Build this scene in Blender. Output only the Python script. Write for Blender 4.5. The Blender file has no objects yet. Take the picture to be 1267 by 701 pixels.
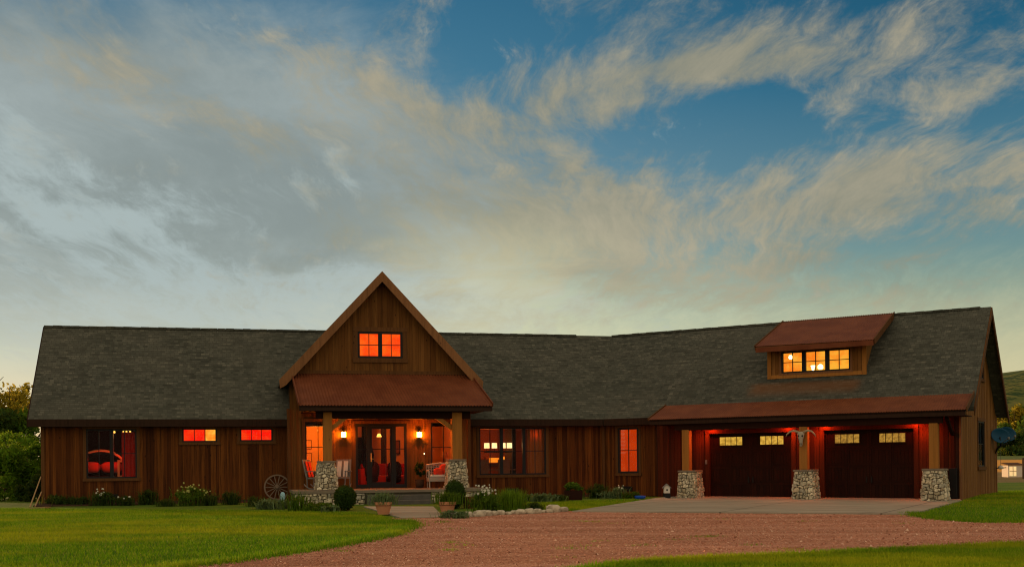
import bpy, math, random
import numpy as np
from mathutils import Matrix, Vector
random.seed(7); RNG = np.random.default_rng(11)
S = bpy.context.scene
COL = S.collection
rad = math.radians

# ------------------------------------------------------------------ camera
FPX, ROLL, HOR, HC = 1405.905, -.010, 576.851, 1.13      # pixels of a 1267 px wide frame
cd = bpy.data.cameras.new('camera'); cam = bpy.data.objects.new('camera', cd); COL.objects.link(cam)
cd.sensor_width = 36; cd.lens = 36 * FPX / 1267; cd.shift_y = (HOR - 350.5) / 1267
cd.clip_start = .1; cd.clip_end = 6000
cam.matrix_world = Matrix.Translation((0, 0, HC)) @ Matrix.Rotation(rad(90), 4, 'X') @ Matrix.Rotation(ROLL, 4, 'Z')
S.camera = cam
S.view_settings.view_transform = 'Standard'; S.view_settings.look = 'None'
S.view_settings.exposure = .25; S.view_settings.gamma = 1; S.view_settings.use_curve_mapping = False
S.cycles.use_denoising = True; S.cycles.pixel_filter_type = 'BLACKMAN_HARRIS'; S.cycles.filter_width = 1.15
S.cycles.max_bounces = 6; S.cycles.transparent_max_bounces = 12
S.cycles.sample_clamp_indirect = 3.0

# ------------------------------------------------------------------ node helpers
class NT:
    def __init__(s, tree): s.t = tree; s.n = tree.nodes; s.l = tree.links
    def node(s, typ, **kw):
        n = s.n.new(typ)
        for k, v in kw.items(): setattr(n, k, v)
        return n
    def put(s, sock, v):
        if v is None: return
        if hasattr(v, 'is_output'): s.l.new(v, sock)
        else:
            try: sock.default_value = v
            except Exception: sock.default_value = (*v, 1)
    def m(s, op, a, b=None, c=None, clamp=False):
        n = s.node('ShaderNodeMath', operation=op, use_clamp=clamp)
        for i, v in enumerate((a, b, c)): s.put(n.inputs[i], v)
        return n.outputs[0]
    def vm(s, op, a, b=None):
        n = s.node('ShaderNodeVectorMath', operation=op)
        s.put(n.inputs[0], a)
        if b is not None: s.put(n.inputs[1], b)
        return n.outputs[0]
    def mix(s, f, a, b, mode='MIX'):
        n = s.node('ShaderNodeMix', data_type='RGBA', blend_type=mode)
        s.put(n.inputs[0], f)
        for i, v in ((6, a), (7, b)): s.put(n.inputs[i], v if hasattr(v, 'is_output') else (*v[:3], 1))
        return n.outputs[2]
    def ramp(s, f, pts, interp='LINEAR'):
        n = s.node('ShaderNodeValToRGB'); cr = n.color_ramp; cr.interpolation = interp
        while len(cr.elements) < len(pts): cr.elements.new(.5)
        for e, (p, c) in zip(cr.elements, pts):
            e.position = p; e.color = (*c, 1) if isinstance(c, tuple) else (c, c, c, 1)
        s.put(n.inputs[0], f); return n.outputs[0]
    def noise(s, vec, scale, detail=4, rough=.55, dist=0, dim='3D'):
        n = s.node('ShaderNodeTexNoise', noise_dimensions=dim)
        s.put(n.inputs['Vector'], vec); n.inputs['Scale'].default_value = scale
        n.inputs['Detail'].default_value = detail; n.inputs['Roughness'].default_value = rough
        n.inputs['Distortion'].default_value = dist
        return n.outputs[0]
    def sc(s, vec, x, y, z):
        n = s.node('ShaderNodeMapping'); s.put(n.inputs[0], vec); n.inputs['Scale'].default_value = (x, y, z)
        return n.outputs[0]
    def ss(s, v, a, b):        # smoothstep
        n = s.node('ShaderNodeMapRange', interpolation_type='SMOOTHSTEP'); s.put(n.inputs[0], v)
        n.inputs[1].default_value = a; n.inputs[2].default_value = b
        return n.outputs[0]

# ------------------------------------------------------------------ world: dusk sky with wisps of cloud
W = bpy.data.worlds.new('World'); S.world = W; W.use_nodes = True
T = NT(W.node_tree); T.n.clear()
gen = T.node('ShaderNodeTexCoord').outputs['Generated']
sep = T.node('ShaderNodeSeparateXYZ'); T.put(sep.inputs[0], T.vm('NORMALIZE', gen)); X, Y, Z = sep.outputs
az = T.m('MULTIPLY', T.m('ARCTAN2', X, Y), 57.2958); el = T.m('MULTIPLY', T.m('ARCSINE', Z), 57.2958)
def AZ(px): return math.degrees(math.atan((px - 633) / FPX))
def EL(px, py): return math.degrees(math.atan((577 - py) / FPX * math.cos(rad(AZ(px)))))
def blob(px, py, rx, ry, rot=0, az=None, el=None, amp=1.0):
    "soft patch of sky centred on a direction; radii in degrees, rot in degrees"
    a = T.m('SUBTRACT', az, AZ(px)); e = T.m('SUBTRACT', el, EL(px, py)); c, s = math.cos(rad(rot)), math.sin(rad(rot))
    u = T.m('DIVIDE', T.m('ADD', T.m('MULTIPLY', a, c), T.m('MULTIPLY', e, s)), rx)
    v = T.m('DIVIDE', T.m('SUBTRACT', T.m('MULTIPLY', e, c), T.m('MULTIPLY', a, s)), ry)
    q = T.m('ADD', T.m('MULTIPLY', u, u), T.m('MULTIPLY', v, v))
    return T.m('MULTIPLY', T.m('EXPONENT', T.m('MULTIPLY', q, -1)), amp)
def total(xs):
    r = xs[0]
    for x in xs[1:]: r = T.m('ADD', r, x)
    return r
# cloud layer coordinates: a high flat sheet seen in perspective
zz = T.m('ADD', T.m('MAXIMUM', Z, 0), .16)
cmb = T.node('ShaderNodeCombineXYZ'); T.put(cmb.inputs[0], T.m('DIVIDE', X, zz)); T.put(cmb.inputs[1], T.m('DIVIDE', Y, zz)); P0 = cmb.outputs[0]
def warp(vec, scale, amt, w=0.0):
    n = T.node('ShaderNodeTexNoise'); T.put(n.inputs['Vector'], T.vm('ADD', vec, (w, w * .7, 3.1))); n.inputs['Scale'].default_value = scale; n.inputs['Detail'].default_value = 3
    d = T.vm('SUBTRACT', n.outputs['Color'], (.5, .5, .5)); return T.vm('ADD', vec, T.vm('MULTIPLY', d, (amt, amt, 0)))
P1 = warp(P0, .9, .42); P2 = warp(P1, 3.2, .10, 5); P3 = warp(P2, 9.0, .035, 2)
def lay(vec, rot, sx, sy, scale, detail, rough, off=(0, 0, 0)):
    mp = T.node('ShaderNodeMapping'); T.put(mp.inputs[0], T.vm('ADD', vec, off)); mp.inputs['Rotation'].default_value = (0, 0, rad(rot)); mp.inputs['Scale'].default_value = (sx, sy, 1)
    return T.noise(mp.outputs[0], scale, detail, rough)
wisp = lay(P3, -14, 1.5, .72, 2.3, 13, .66); wisp2 = lay(P3, 16, 1.5, .75, 2.2, 13, .64, (7.3, 2.1, 0)); fine = lay(P3, -6, 5.0, 1.5, 2.6, 12, .70, (1.3, 4.4, 0)); soft = lay(P2, 10, 1, 1.4, 1.2, 4, .5, (3, 9, 0))
# warped az / el so that the patches have torn edges
wn = T.node('ShaderNodeTexNoise'); T.put(wn.inputs['Vector'], T.sc(P1, 1, 1.4, 1)); wn.inputs['Scale'].default_value = 1.9; wn.inputs['Detail'].default_value = 10; wn.inputs['Roughness'].default_value = .62
ws = T.node('ShaderNodeSeparateColor'); T.put(ws.inputs[0], wn.outputs['Color'])
waz = T.m('ADD', az, T.m('MULTIPLY', T.m('SUBTRACT', ws.outputs[0], .5), 13)); wel = T.m('ADD', el, T.m('MULTIPLY', T.m('SUBTRACT', ws.outputs[1], .5), 5.5))
B = lambda *a, **k: blob(*a, az=waz, el=wel, **k)
# clear sky, darker and bluer to the right, paler and warmer low down
clear_c = T.ramp(T.m('DIVIDE', el, 30), [(0, (.60, .56, .33)), (.12, (.50, .54, .36)), (.27, (.33, .43, .37)), (.42, (.14, .25, .31)), (.60, (.045, .165, .26)), (.78, (.018, .115, .21)), (1, (.010, .08, .155))])
clear_r = T.ramp(T.m('DIVIDE', el, 30), [(0, (.50, .46, .26)), (.15, (.37, .40, .27)), (.27, (.18, .28, .24)), (.42, (.075, .19, .25)), (.60, (.010, .105, .19)), (.78, (.001, .060, .125)), (1, (.001, .038, .085))])
clear = T.mix(T.ss(az, -6, 22), clear_c, clear_r)
# grey veil filling the left half
grey_m = T.ss(total([B(90, 130, 13, 6.5, 0, amp=1.0), B(300, 260, 15, 5.2, 0, amp=1.1), B(60, 300, 14, 5, 0, amp=1.0), B(430, 270, 7, 4.5, 10, amp=.6), T.m('MULTIPLY', T.m('SUBTRACT', wisp2, .5), 1.1)]), .15, 1.0)
grey_c = T.mix(T.ss(T.m('ADD', T.m('MULTIPLY', wisp2, .6), T.m('MULTIPLY', soft, .4)), .36, .66), (.215, .25, .24), (.31, .355, .345))
sky = T.mix(T.m('MULTIPLY', grey_m, .93), clear, grey_c)
# bright bluish streaks in the veil
hi_m = T.ss(total([B(30, 175, 5, 1.8, -30, amp=.75), B(130, 272, 6, 1.0, 8, amp=.75), B(300, 335, 13, 1.2, -3, amp=.6), B(30, 220, 5, 1.2, -20, amp=.45), B(420, 205, 3.5, 1.5, 20, amp=.5), B(200, 392, 17, 1.9, 0, amp=.9), B(530, 385, 9, 1.8, 0, amp=.8), B(560, 335, 4, 1.2, 8, amp=.4), T.m('MULTIPLY', T.m('SUBTRACT', fine, .5), 3.2)]), .25, 1.2)
sky = T.mix(T.m('MULTIPLY', hi_m, .9), sky, (.35, .42, .42))
# cream and tan cloud
cr_m = T.ss(total([B(205, 100, 7, .8, -22, amp=.8), B(470, 110, 5, 1.0, -20, amp=.75), B(330, 52, 3.2, .5, -5, amp=.5), B(570, 180, 7, 2.6, -22, amp=.72), B(700, 270, 12, 2.8, 0, amp=.72),
                   B(860, 100, 8, 1.3, -3, amp=.85), B(1000, 45, 10, 1.8, -4, amp=.75), B(960, 235, 11, 2.6, 12, amp=.72), B(1200, 215, 8, 2.2, 6, amp=.72), B(1150, 138, 2.6, .8, 0, amp=.55), B(1240, 268, 3.4, .6, 0, amp=.7),
                   B(1180, 355, 9, 1.6, 0, amp=.7), B(750, 345, 12, 2.2, 3, amp=.75), B(1245, 110, 2, .9, 0, amp=.5), B(640, 45, 8, 2.4, 0, amp=-.35), B(980, 90, 14, 4.5, 0, amp=.25), B(480, 60, 9, 3, 0, amp=.2), B(1010, 172, 8, 1.2, -4, amp=-.6), B(1215, 85, 4, 1.8, 0, amp=-.4), B(790, 195, 5, 1.4, 0, amp=-.6), B(1080, 330, 7, 1.2, 0, amp=-.4), T.m('MULTIPLY', T.m('SUBTRACT', wisp, .5), 4.4), T.m('MULTIPLY', T.m('SUBTRACT', fine, .5), 3.0), B(800, 130, 13, 4, 0, amp=.22)]), .02, 1.65)
cr_c = T.mix(T.ss(T.m('ADD', T.m('MULTIPLY', fine, .45), T.m('MULTIPLY', soft, .55)), .36, .66), (.23, .225, .165), (.37, .325, .225))
cr_c = T.mix(T.ss(el, 8, 1), cr_c, (.56, .55, .33))
sky = T.mix(T.m('MULTIPLY', cr_m, .95), sky, cr_c)
low = T.mix(T.ss(az, -16, 0), (.53, .55, .46), (.67, .62, .38)); low = T.mix(T.ss(az, 6, 20), low, (.56, .52, .31))
sky = T.mix(T.m('MULTIPLY', T.ss(T.m('ADD', el, T.m('MULTIPLY', T.m('SUBTRACT', fine, .5), 5)), 10.5, 3), .82), sky, low)
# warm bands along the horizon, strongest to the left where the sun went down
sky = T.mix(T.m('MULTIPLY', T.ss(el, 6.5, .5), T.m('ADD', .25, blob(0, 500, 9, 30, az=az, el=el, amp=.6))), sky, (.78, .55, .28))
sky = T.mix(T.m('MULTIPLY', blob(620, 345, 5.5, 2.6, az=waz, el=el), .5), sky, (.60, .56, .34))
# the sky behind and above the camera, brightened as added fill for facade and lawn
backm = T.ss(Y, .45, -.35); up = T.ss(el, 34, 62)
sky = T.mix(T.m('MAXIMUM', backm, up), sky, (.80, .66, .46))
sky = T.mix(T.ss(Z, 0, -.02), sky, (.10, .08, .05))
nis = T.node('ShaderNodeTexSky', sky_type='NISHITA'); nis.sun_disc = False; nis.sun_elevation = rad(3); nis.sun_rotation = rad(-49); nis.altitude = 1200
bg1 = T.node('ShaderNodeBackground'); T.put(bg1.inputs[0], sky); bg1.inputs[1].default_value = .9
bg2 = T.node('ShaderNodeBackground'); T.put(bg2.inputs[0], nis.outputs[0]); bg2.inputs[1].default_value = .012
ad = T.node('ShaderNodeAddShader'); T.l.new(bg1.outputs[0], ad.inputs[0]); T.l.new(bg2.outputs[0], ad.inputs[1])
wo = T.node('ShaderNodeOutputWorld'); T.l.new(ad.outputs[0], wo.inputs[0])
# the sun: very low, behind the house to the left
sl = bpy.data.lights.new('sun', 'SUN'); sl.energy = 4.0; sl.angle = rad(.5); sl.color = (1, .62, .30)
so = bpy.data.objects.new('sun', sl); COL.objects.link(so)
so.rotation_euler = Vector((-.75, .66, math.tan(rad(3.2)))).to_track_quat('Z', 'Y').to_euler()

# ------------------------------------------------------------------ frames of the two wings
AL, BE, WD, HE, HR, L1, L2 = .233, .555, 3.387, 2.85, 6.315, 19.825, 12.833
d1 = Vector((-math.cos(AL), -math.sin(AL), 0)); n1 = Vector((-math.sin(AL), math.cos(AL), 0))
d2 = Vector((math.cos(BE), -math.sin(BE), 0)); n2 = Vector((math.sin(BE), math.cos(BE), 0))
C0 = Vector((3.398, 41.918, 0)); TT = 1.408
def frame(o, e1, e2):
    m = Matrix.Identity(4)
    for i in range(3): m[i][0] = e1[i]; m[i][1] = e2[i]; m[i][3] = o[i]
    return m
FM = frame(C0, -d1, n1)                 # main wing: x to the right, y away, z up
FG = frame(C0, d2, n2)                  # garage wing
FE = frame(C0 + d2 * (L2 - .44), n2, -d2)   # end gable of the garage
FL = frame(C0 + d1 * (L1 - .44), n1 * -1, -d1)  # end gable of the main wing (x runs forward)
I4 = Matrix.Identity(4)
def ray(x, y):
    a, b, c, s = x - 633.5, y - HOR, math.cos(ROLL), math.sin(ROLL)
    return Vector(((a * c + b * s) / FPX, 1, -(-a * s + b * c) / FPX))
def plane(x, y, P, n):
    r = ray(x, y); O = Vector((0, 0, HC)); return O + r * ((P - O).dot(n) / r.dot(n))
GS = .02
def gz(y): return -GS * max(0, 38 - y)
def gpt(x, y, dz=0):                    # where the photo's point lies on the ground
    n = Vector((0, -GS, 1)); p = plane(x, y, Vector((0, 38, 0)), n)
    if p.y > 38: p = plane(x, y, Vector((0, 0, 0)), Vector((0, 0, 1)))
    return Vector((p.x, p.y, p.z + dz))
def gd(p, dz=0): return Vector((p[0], p[1], gz(p[1]) + dz))

# ------------------------------------------------------------------ mesh helpers
class MB:
    def __init__(s): s.v = []; s.f = []; s.mi = []; s.cur = 0
    def add(s, vs, fs):
        o = len(s.v); s.v += [tuple(v) for v in vs]; s.f += [tuple(i + o for i in f) for f in fs]; s.mi += [s.cur] * len(fs)
    def hexa(s, a, b):        # two quads (bottom, top), same winding
        s.add(list(a) + list(b), [(3, 2, 1, 0), (4, 5, 6, 7), (0, 1, 5, 4), (1, 2, 6, 5), (2, 3, 7, 6), (3, 0, 4, 7)])
    def box(s, x0, x1, y0, y1, z0, z1, j=0):
        if x0 > x1: x0, x1 = x1, x0
        if y0 > y1: y0, y1 = y1, y0
        if z0 > z1: z0, z1 = z1, z0
        r = (lambda: random.uniform(-j, j)) if j else (lambda: 0)
        c = [(x, y, z) for z in (z0, z1) for x, y in ((x0, y0), (x1, y0), (x1, y1), (x0, y1))]
        c = [(x + r(), y + r(), z + r()) for x, y, z in c]; s.hexa(c[:4], c[4:])
    def prism(s, poly, a, b):  # polygon of points, swept from offset a to offset b
        n = len(poly); a = Vector(a); b = Vector(b); P = [Vector(p) for p in poly]
        s.add([p + a for p in P] + [p + b for p in P], [tuple(range(n - 1, -1, -1)), tuple(range(n, 2 * n))] + [(i, (i + 1) % n, n + (i + 1) % n, n + i) for i in range(n)])
    def bar(s, p, q, w, d=None, up=(0, 0, 1)):
        d = d or w; p = Vector(p); q = Vector(q); t = (q - p).normalized(); u = Vector(up)
        if abs(t.dot(u)) > .98: u = Vector((0, 1, 0))
        sx = t.cross(u).normalized(); sy = sx.cross(t)
        r = [sx * w / 2 * a + sy * d / 2 * b for a, b in ((-1, -1), (1, -1), (1, 1), (-1, 1))]
        s.hexa([p + x for x in r], [q + x for x in r])
    def tube(s, pts, r, n=8, cap=True):
        pts = [Vector(p) for p in pts]; rs = r if isinstance(r, (list, tuple)) else [r] * len(pts); o = len(s.v); vs = []; fs = []
        for i, p in enumerate(pts):
            t = (pts[min(i + 1, len(pts) - 1)] - pts[max(i - 1, 0)]).normalized()
            u = Vector((0, 0, 1)) if abs(t.z) < .9 else Vector((1, 0, 0)); a = t.cross(u).normalized(); b = a.cross(t)
            vs += [p + (a * math.cos(2 * math.pi * k / n) + b * math.sin(2 * math.pi * k / n)) * rs[i] for k in range(n)]
        for i in range(len(pts) - 1):
            for k in range(n): fs.append((i * n + k, i * n + (k + 1) % n, (i + 1) * n + (k + 1) % n, (i + 1) * n + k))
        if cap: fs += [tuple(range(n - 1, -1, -1)), tuple(range((len(pts) - 1) * n, len(pts) * n))]
        s.add(vs, fs)
    def lathe(s, c, prof, n=20, axis=None):
        c = Vector(c); vs = []; fs = []; R = (axis or Matrix.Identity(3))
        for r, z in prof: vs += [c + R @ Vector((r * math.cos(2 * math.pi * k / n), r * math.sin(2 * math.pi * k / n), z)) for k in range(n)]
        for i in range(len(prof) - 1):
            for k in range(n): fs.append((i * n + k, i * n + (k + 1) % n, (i + 1) * n + (k + 1) % n, (i + 1) * n + k))
        fs += [tuple(range(n - 1, -1, -1)), tuple(range((len(prof) - 1) * n, len(prof) * n))]
        s.add(vs, fs)
    def blob(s, c, rx, ry, rz, j=.12, n=8, m=5):      # rounded stone or cushion
        c = Vector(c); vs = [c + Vector((0, 0, -rz))]; fs = []
        for i in range(1, m):
            th = math.pi * i / m
            for k in range(n):
                ph = 2 * math.pi * k / n; q = 1 + random.uniform(-j, j); sp = lambda v, e=.75: math.copysign(abs(v) ** e, v)
                vs.append(c + Vector((rx * sp(math.sin(th)) * sp(math.cos(ph)) * q, ry * sp(math.sin(th)) * sp(math.sin(ph)) * q, -rz * sp(math.cos(th)) * q)))
        vs.append(c + Vector((0, 0, rz))); L = len(vs) - 1
        for k in range(n): fs.append((0, 1 + (k + 1) % n, 1 + k)); fs.append((L, L - n + k, L - n + (k + 1) % n))
        for i in range(m - 2):
            for k in range(n): a = 1 + i * n; fs.append((a + k, a + (k + 1) % n, a + n + (k + 1) % n, a + n + k))
        s.add(vs, fs)
    def build_each(s, name, mat, parent=None, fr=None, per=1, **k):
        "each solid of the collected ones becomes an object of its own"
        n = len(s.v) // 8; r = []
        for i in range(0, n, per):
            m = MB(); m.v = s.v[i * 8:(i + per) * 8]; m.f = [tuple(q - i * 8 for q in f) for f in s.f[i * 6:(i + per) * 6]]; m.mi = s.mi[i * 6:(i + per) * 6]; r.append(m.build(name, mat, parent, fr, **k))
        return r
    def build_flowers(s, mat, parent):     # six petals make one flower
        n = len(s.v) // 48
        for i in range(n):
            m = MB(); m.v = s.v[i * 48:(i + 1) * 48]; m.f = [tuple(q - i * 48 for q in f) for f in s.f[i * 36:(i + 1) * 36]]; m.mi = s.mi[i * 36:(i + 1) * 36]; m.build('flower', mat, parent)
    def build(s, name, mat, parent=None, fr=None, smooth=False, bevel=0):
        me = bpy.data.meshes.new(name); me.from_pydata([tuple(v) for v in s.v], [], s.f)
        mats = mat if isinstance(mat, (list, tuple)) else [mat]
        for m in mats: me.materials.append(m)
        if len(mats) > 1: me.polygons.foreach_set('material_index', s.mi)
        if smooth: me.polygons.foreach_set('use_smooth', [True] * len(s.f))
        me.update(); o = bpy.data.objects.new(name, me); COL.objects.link(o)
        M = fr or I4
        if parent is not None:
            o.parent = parent; o.matrix_basis = wm(parent).inverted() @ M
        else: o.matrix_basis = M
        if bevel:
            b = o.modifiers.new('b', 'BEVEL'); b.width = bevel; b.segments = 2; b.limit_method = 'ANGLE'
        return o
def wm(o):
    m = o.matrix_basis.copy()
    while o.parent: o = o.parent; m = o.matrix_basis @ m
    return m
def fastmesh(name, verts, faces_n, k, mat, parent=None, fr=None, smooth=False):
    "verts (N,3) float array; faces = consecutive runs of k vertices"
    me = bpy.data.meshes.new(name); n = len(verts); nf = n // k
    me.vertices.add(n); me.vertices.foreach_set('co', verts.astype(np.float32).ravel())
    me.loops.add(n); me.loops.foreach_set('vertex_index', np.arange(n, dtype=np.int32))
    me.polygons.add(nf); me.polygons.foreach_set('loop_start', np.arange(0, n, k, dtype=np.int32)); me.polygons.foreach_set('loop_total', np.full(nf, k, np.int32))
    me.materials.append(mat); me.update(calc_edges=True)
    o = bpy.data.objects.new(name, me); COL.objects.link(o); M = fr or I4
    if parent is not None: o.parent = parent; o.matrix_basis = wm(parent).inverted() @ M
    else: o.matrix_basis = M
    return o
def tag(o, label=None, cat=None, group=None, kind=None):
    if label: o['label'] = label
    if cat: o['category'] = cat
    if group: o['group'] = group
    if kind: o['kind'] = kind
    return o
def empty(name, M, label, cat, group=None):
    o = bpy.data.objects.new(name, None); COL.objects.link(o); o.empty_display_size = .2
    o.matrix_basis = M if isinstance(M, Matrix) else Matrix.Translation(M); return tag(o, label, cat, group)

# ------------------------------------------------------------------ materials
MATS = {}
def mat(name, fn):
    m = bpy.data.materials.new(name); m.use_nodes = True; t = NT(m.node_tree); t.n.clear()
    out = t.node('ShaderNodeOutputMaterial'); b = t.node('ShaderNodeBsdfPrincipled'); t.l.new(b.outputs[0], out.inputs[0])
    b.inputs['Specular IOR Level'].default_value = .10
    t.obj = t.node('ShaderNodeTexCoord').outputs['Object']; t.isl = t.node('ShaderNodeNewGeometry').outputs['Random Per Island']; t.b = b; t.out = out
    fn(t); MATS[name] = m; return m
def setc(t, col, rough=.8, bump=None, bs=.3, bd=.02, metal=0):
    t.put(t.b.inputs['Base Color'], col if hasattr(col, 'is_output') else (*col, 1)); t.put(t.b.inputs['Roughness'], rough); t.b.inputs['Metallic'].default_value = metal
    if bump is not None:
        n = t.node('ShaderNodeBump'); n.inputs['Strength'].default_value = bs; n.inputs['Distance'].default_value = bd; t.put(n.inputs['Height'], bump); t.l.new(n.outputs[0], t.b.inputs['Normal'])
def wood(dark, mid, light, scale=1.0, streak=.5):
    def fn(t):
        grain = t.noise(t.sc(t.obj, 17 * scale, 17 * scale, .7 * scale), 1.0, 6, .75, .3); big = t.noise(t.sc(t.obj, 1.2, 1.2, .5), 1.0, 4)
        c = t.ramp(t.isl, [(0, dark), (.35, mid), (.7, tuple(x * .8 for x in light)), (1, light)])
        c = t.mix(t.m('MULTIPLY', t.ss(grain, .42, .68), streak), c, tuple(x * .35 for x in dark)); c = t.mix(t.m('MULTIPLY', t.ss(big, .45, .7), .45), c, mid)
        kn = t.node('ShaderNodeTexVoronoi'); t.put(kn.inputs['Vector'], t.sc(t.obj, 4, 4, 1.6)); kn.inputs['Scale'].default_value = 1
        c = t.mix(t.ss(kn.outputs['Distance'], .09, .03), c, tuple(x * .25 for x in dark))
        setc(t, c, .78, grain, .35, .01)
    return fn
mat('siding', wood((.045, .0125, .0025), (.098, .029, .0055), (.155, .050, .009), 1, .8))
mat('siding_pale', wood((.10, .038, .009), (.135, .054, .013), (.18, .076, .019), 1, .6))
mat('siding_gold', wood((.14, .058, .014), (.19, .082, .020), (.24, .11, .030), 1, .6))
mat('siding_lamp_red', wood((.035, .0065, .002), (.065, .0125, .0035), (.09, .019, .005)))  # brown boards, with some of the garage lamps' red put into the colour
mat('timber', wood((.24, .10, .020), (.30, .125, .026), (.36, .155, .034), .7, .4))
mat('trim', wood((.075, .032, .010), (.10, .043, .014), (.13, .055, .018)))
mat('rakewood', wood((.17, .075, .032), (.20, .09, .038), (.24, .11, .045)))
mat('darkwood', wood((.02, .010, .006), (.028, .013, .008), (.035, .017, .01)))
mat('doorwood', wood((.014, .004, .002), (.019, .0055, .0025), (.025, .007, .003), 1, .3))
mat('frame', lambda t: setc(t, (.014, .015, .016), .45))
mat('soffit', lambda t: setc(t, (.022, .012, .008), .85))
def f_shingle(t):
    s = t.node('ShaderNodeSeparateXYZ'); t.put(s.inputs[0], t.obj); c = t.node('ShaderNodeCombineXYZ'); t.put(c.inputs[0], s.outputs[0]); t.put(c.inputs[1], t.m('MULTIPLY', s.outputs[2], 1.41))
    def br(w, h, off, mort):
        b = t.node('ShaderNodeTexBrick'); t.put(b.inputs['Vector'], t.vm('ADD', c.outputs[0], (off, 0, 0))); b.inputs['Scale'].default_value = 1; b.inputs['Brick Width'].default_value = w; b.inputs['Row Height'].default_value = h
        b.inputs['Mortar Size'].default_value = mort; b.inputs['Mortar Smooth'].default_value = .3; b.inputs['Color1'].default_value = (0, 0, 0, 1); b.inputs['Color2'].default_value = (1, 1, 1, 1); b.inputs['Mortar'].default_value = (.5, .5, .5, 1); b.offset = .37; b.offset_frequency = 3; b.inputs['Bias'].default_value = 0
        return b
    b1 = br(.15, .10, 0, .007); b2 = br(.37, .10, 3.3, .005); g = t.noise(t.obj, 60, 3); big = t.noise(t.sc(t.obj, .35, .35, .8), 1.3, 5, .6)
    v = t.m('ADD', t.m('MULTIPLY', b1.outputs[0], .55), t.m('MULTIPLY', b2.outputs[0], .45))
    col = t.ramp(v, [(0, (.027, .030, .024)), (.35, (.048, .052, .042)), (.7, (.073, .076, .061)), (1, (.118, .115, .090))])
    col = t.mix(t.m('MULTIPLY', t.ss(big, .35, .7), .35), col, (.10, .095, .075)); col = t.mix(t.m('MULTIPLY', g, .25), col, (.05, .045, .035))
    col = t.mix(t.m('MULTIPLY', b1.outputs['Fac'], .6), col, (.045, .04, .03))
    setc(t, col, .92, t.m('SUBTRACT', v, t.m('MULTIPLY', b1.outputs['Fac'], 1.5)), .6, .012)
mat('shingle', f_shingle)
def f_stained(t):
    f_shingle(t); l = t.b.inputs['Base Color'].links[0].from_socket; s = t.node('ShaderNodeSeparateXYZ'); t.put(s.inputs[0], t.obj)
    n = t.noise(t.sc(t.obj, 2.2, 2.2, .5), 1, 5, .6); x = t.m('ADD', s.outputs[0], t.m('MULTIPLY', n, .9))
    k = t.m('MULTIPLY', t.m('MULTIPLY', t.ss(x, 5.5, 6.1), t.ss(x, 9.9, 9.2)), t.m('MULTIPLY', t.ss(s.outputs[2], 3.35, 3.75), t.ss(s.outputs[2], 4.02, 3.85)))
    t.put(t.b.inputs['Base Color'], t.mix(t.m('MULTIPLY', k, .55), l, (.17, .07, .025)))
mat('shingle_stained', f_stained)
def f_metal(t):
    n = t.noise(t.sc(t.obj, 1, 1, 1), 1.6, 6, .6); n2 = t.noise(t.sc(t.obj, 14, 2, 2), 1, 4)
    c = t.mix(t.ss(n, .35, .65), (.125, .034, .013), (.175, .052, .020)); c = t.mix(t.m('MULTIPLY', n2, .5), c, (.085, .024, .011)); setc(t, c, .6, n2, .15, .01, .1)
mat('rust', f_metal)
def f_stone(t):
    n = t.noise(t.obj, 14, 5, .6); c = t.ramp(t.isl, [(0, (.20, .16, .10)), (.25, (.50, .43, .29)), (.5, (.34, .32, .25)), (.75, (.66, .58, .41)), (1, (.40, .29, .17))])
    c = t.mix(t.ss(n, .4, .7), c, (.15, .13, .09)); setc(t, c, .9, n, .5, .015)
mat('stone', f_stone)
mat('mortar', lambda t: setc(t, (.10, .085, .06), .95, t.noise(t.obj, 40, 3), .5, .01))
mat('rock', lambda t: setc(t, t.mix(t.ss(t.noise(t.obj, 9, 4), .35, .7), t.ramp(t.isl, [(0, (.30, .24, .17)), (.5, (.50, .43, .32)), (1, (.40, .31, .22))]), (.26, .21, .15)), .9, t.noise(t.obj, 16, 4), .5, .02))
def f_conc(t):
    n = t.noise(t.obj, .9, 6, .65); n2 = t.noise(t.obj, 25, 4, .6)
    w = t.node('ShaderNodeMapping'); t.put(w.inputs[0], t.obj); w.inputs['Rotation'].default_value = (0, 0, rad(24)); w.inputs['Scale'].default_value = (.25, 1.6, 1)
    st = t.noise(w.outputs[0], 1.0, 4, .5)
    c = t.mix(n, (.20, .165, .12), (.34, .285, .21)); c = t.mix(t.m('MULTIPLY', t.ss(st, .45, .65), .35), c, (.42, .36, .27)); c = t.mix(t.m('MULTIPLY', n2, .3), c, (.14, .11, .085)); setc(t, c, .85, n2, .25, .01)
mat('concrete', f_conc)
def f_apron(t):
    f_conc(t); l = t.b.inputs['Base Color'].links[0].from_socket; mp = t.node('ShaderNodeMapping'); t.put(mp.inputs[0], t.obj); mp.inputs['Rotation'].default_value = (0, 0, BE_); s = t.node('ShaderNodeSeparateXYZ'); t.put(s.inputs[0], mp.outputs[0])
    j = lambda v, w, o: t.ss(t.m('ABSOLUTE', t.m('SUBTRACT', t.m('FRACT', t.m('ADD', t.m('DIVIDE', v, w), o)), .5)), .008, .003)
    k = t.m('MAXIMUM', j(s.outputs[0], 3.9, .35), j(s.outputs[1], 3.2, .1)); n = t.noise(t.sc(t.obj, .7, 1.4, 1), 1.5, 5, .6)
    c = t.mix(t.m('MULTIPLY', t.ss(n, .58, .72), .5), l, (.10, .08, .06)); t.put(t.b.inputs['Base Color'], t.mix(t.m('MULTIPLY', k, .8), c, (.05, .04, .03)))
BE_ = .555
mat('apron', f_apron)
mat('darkstone', lambda t: setc(t, t.mix(t.noise(t.obj, 5, 5), (.055, .05, .045), (.11, .10, .085)), .8, t.noise(t.obj, 20, 4), .3, .01))
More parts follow.
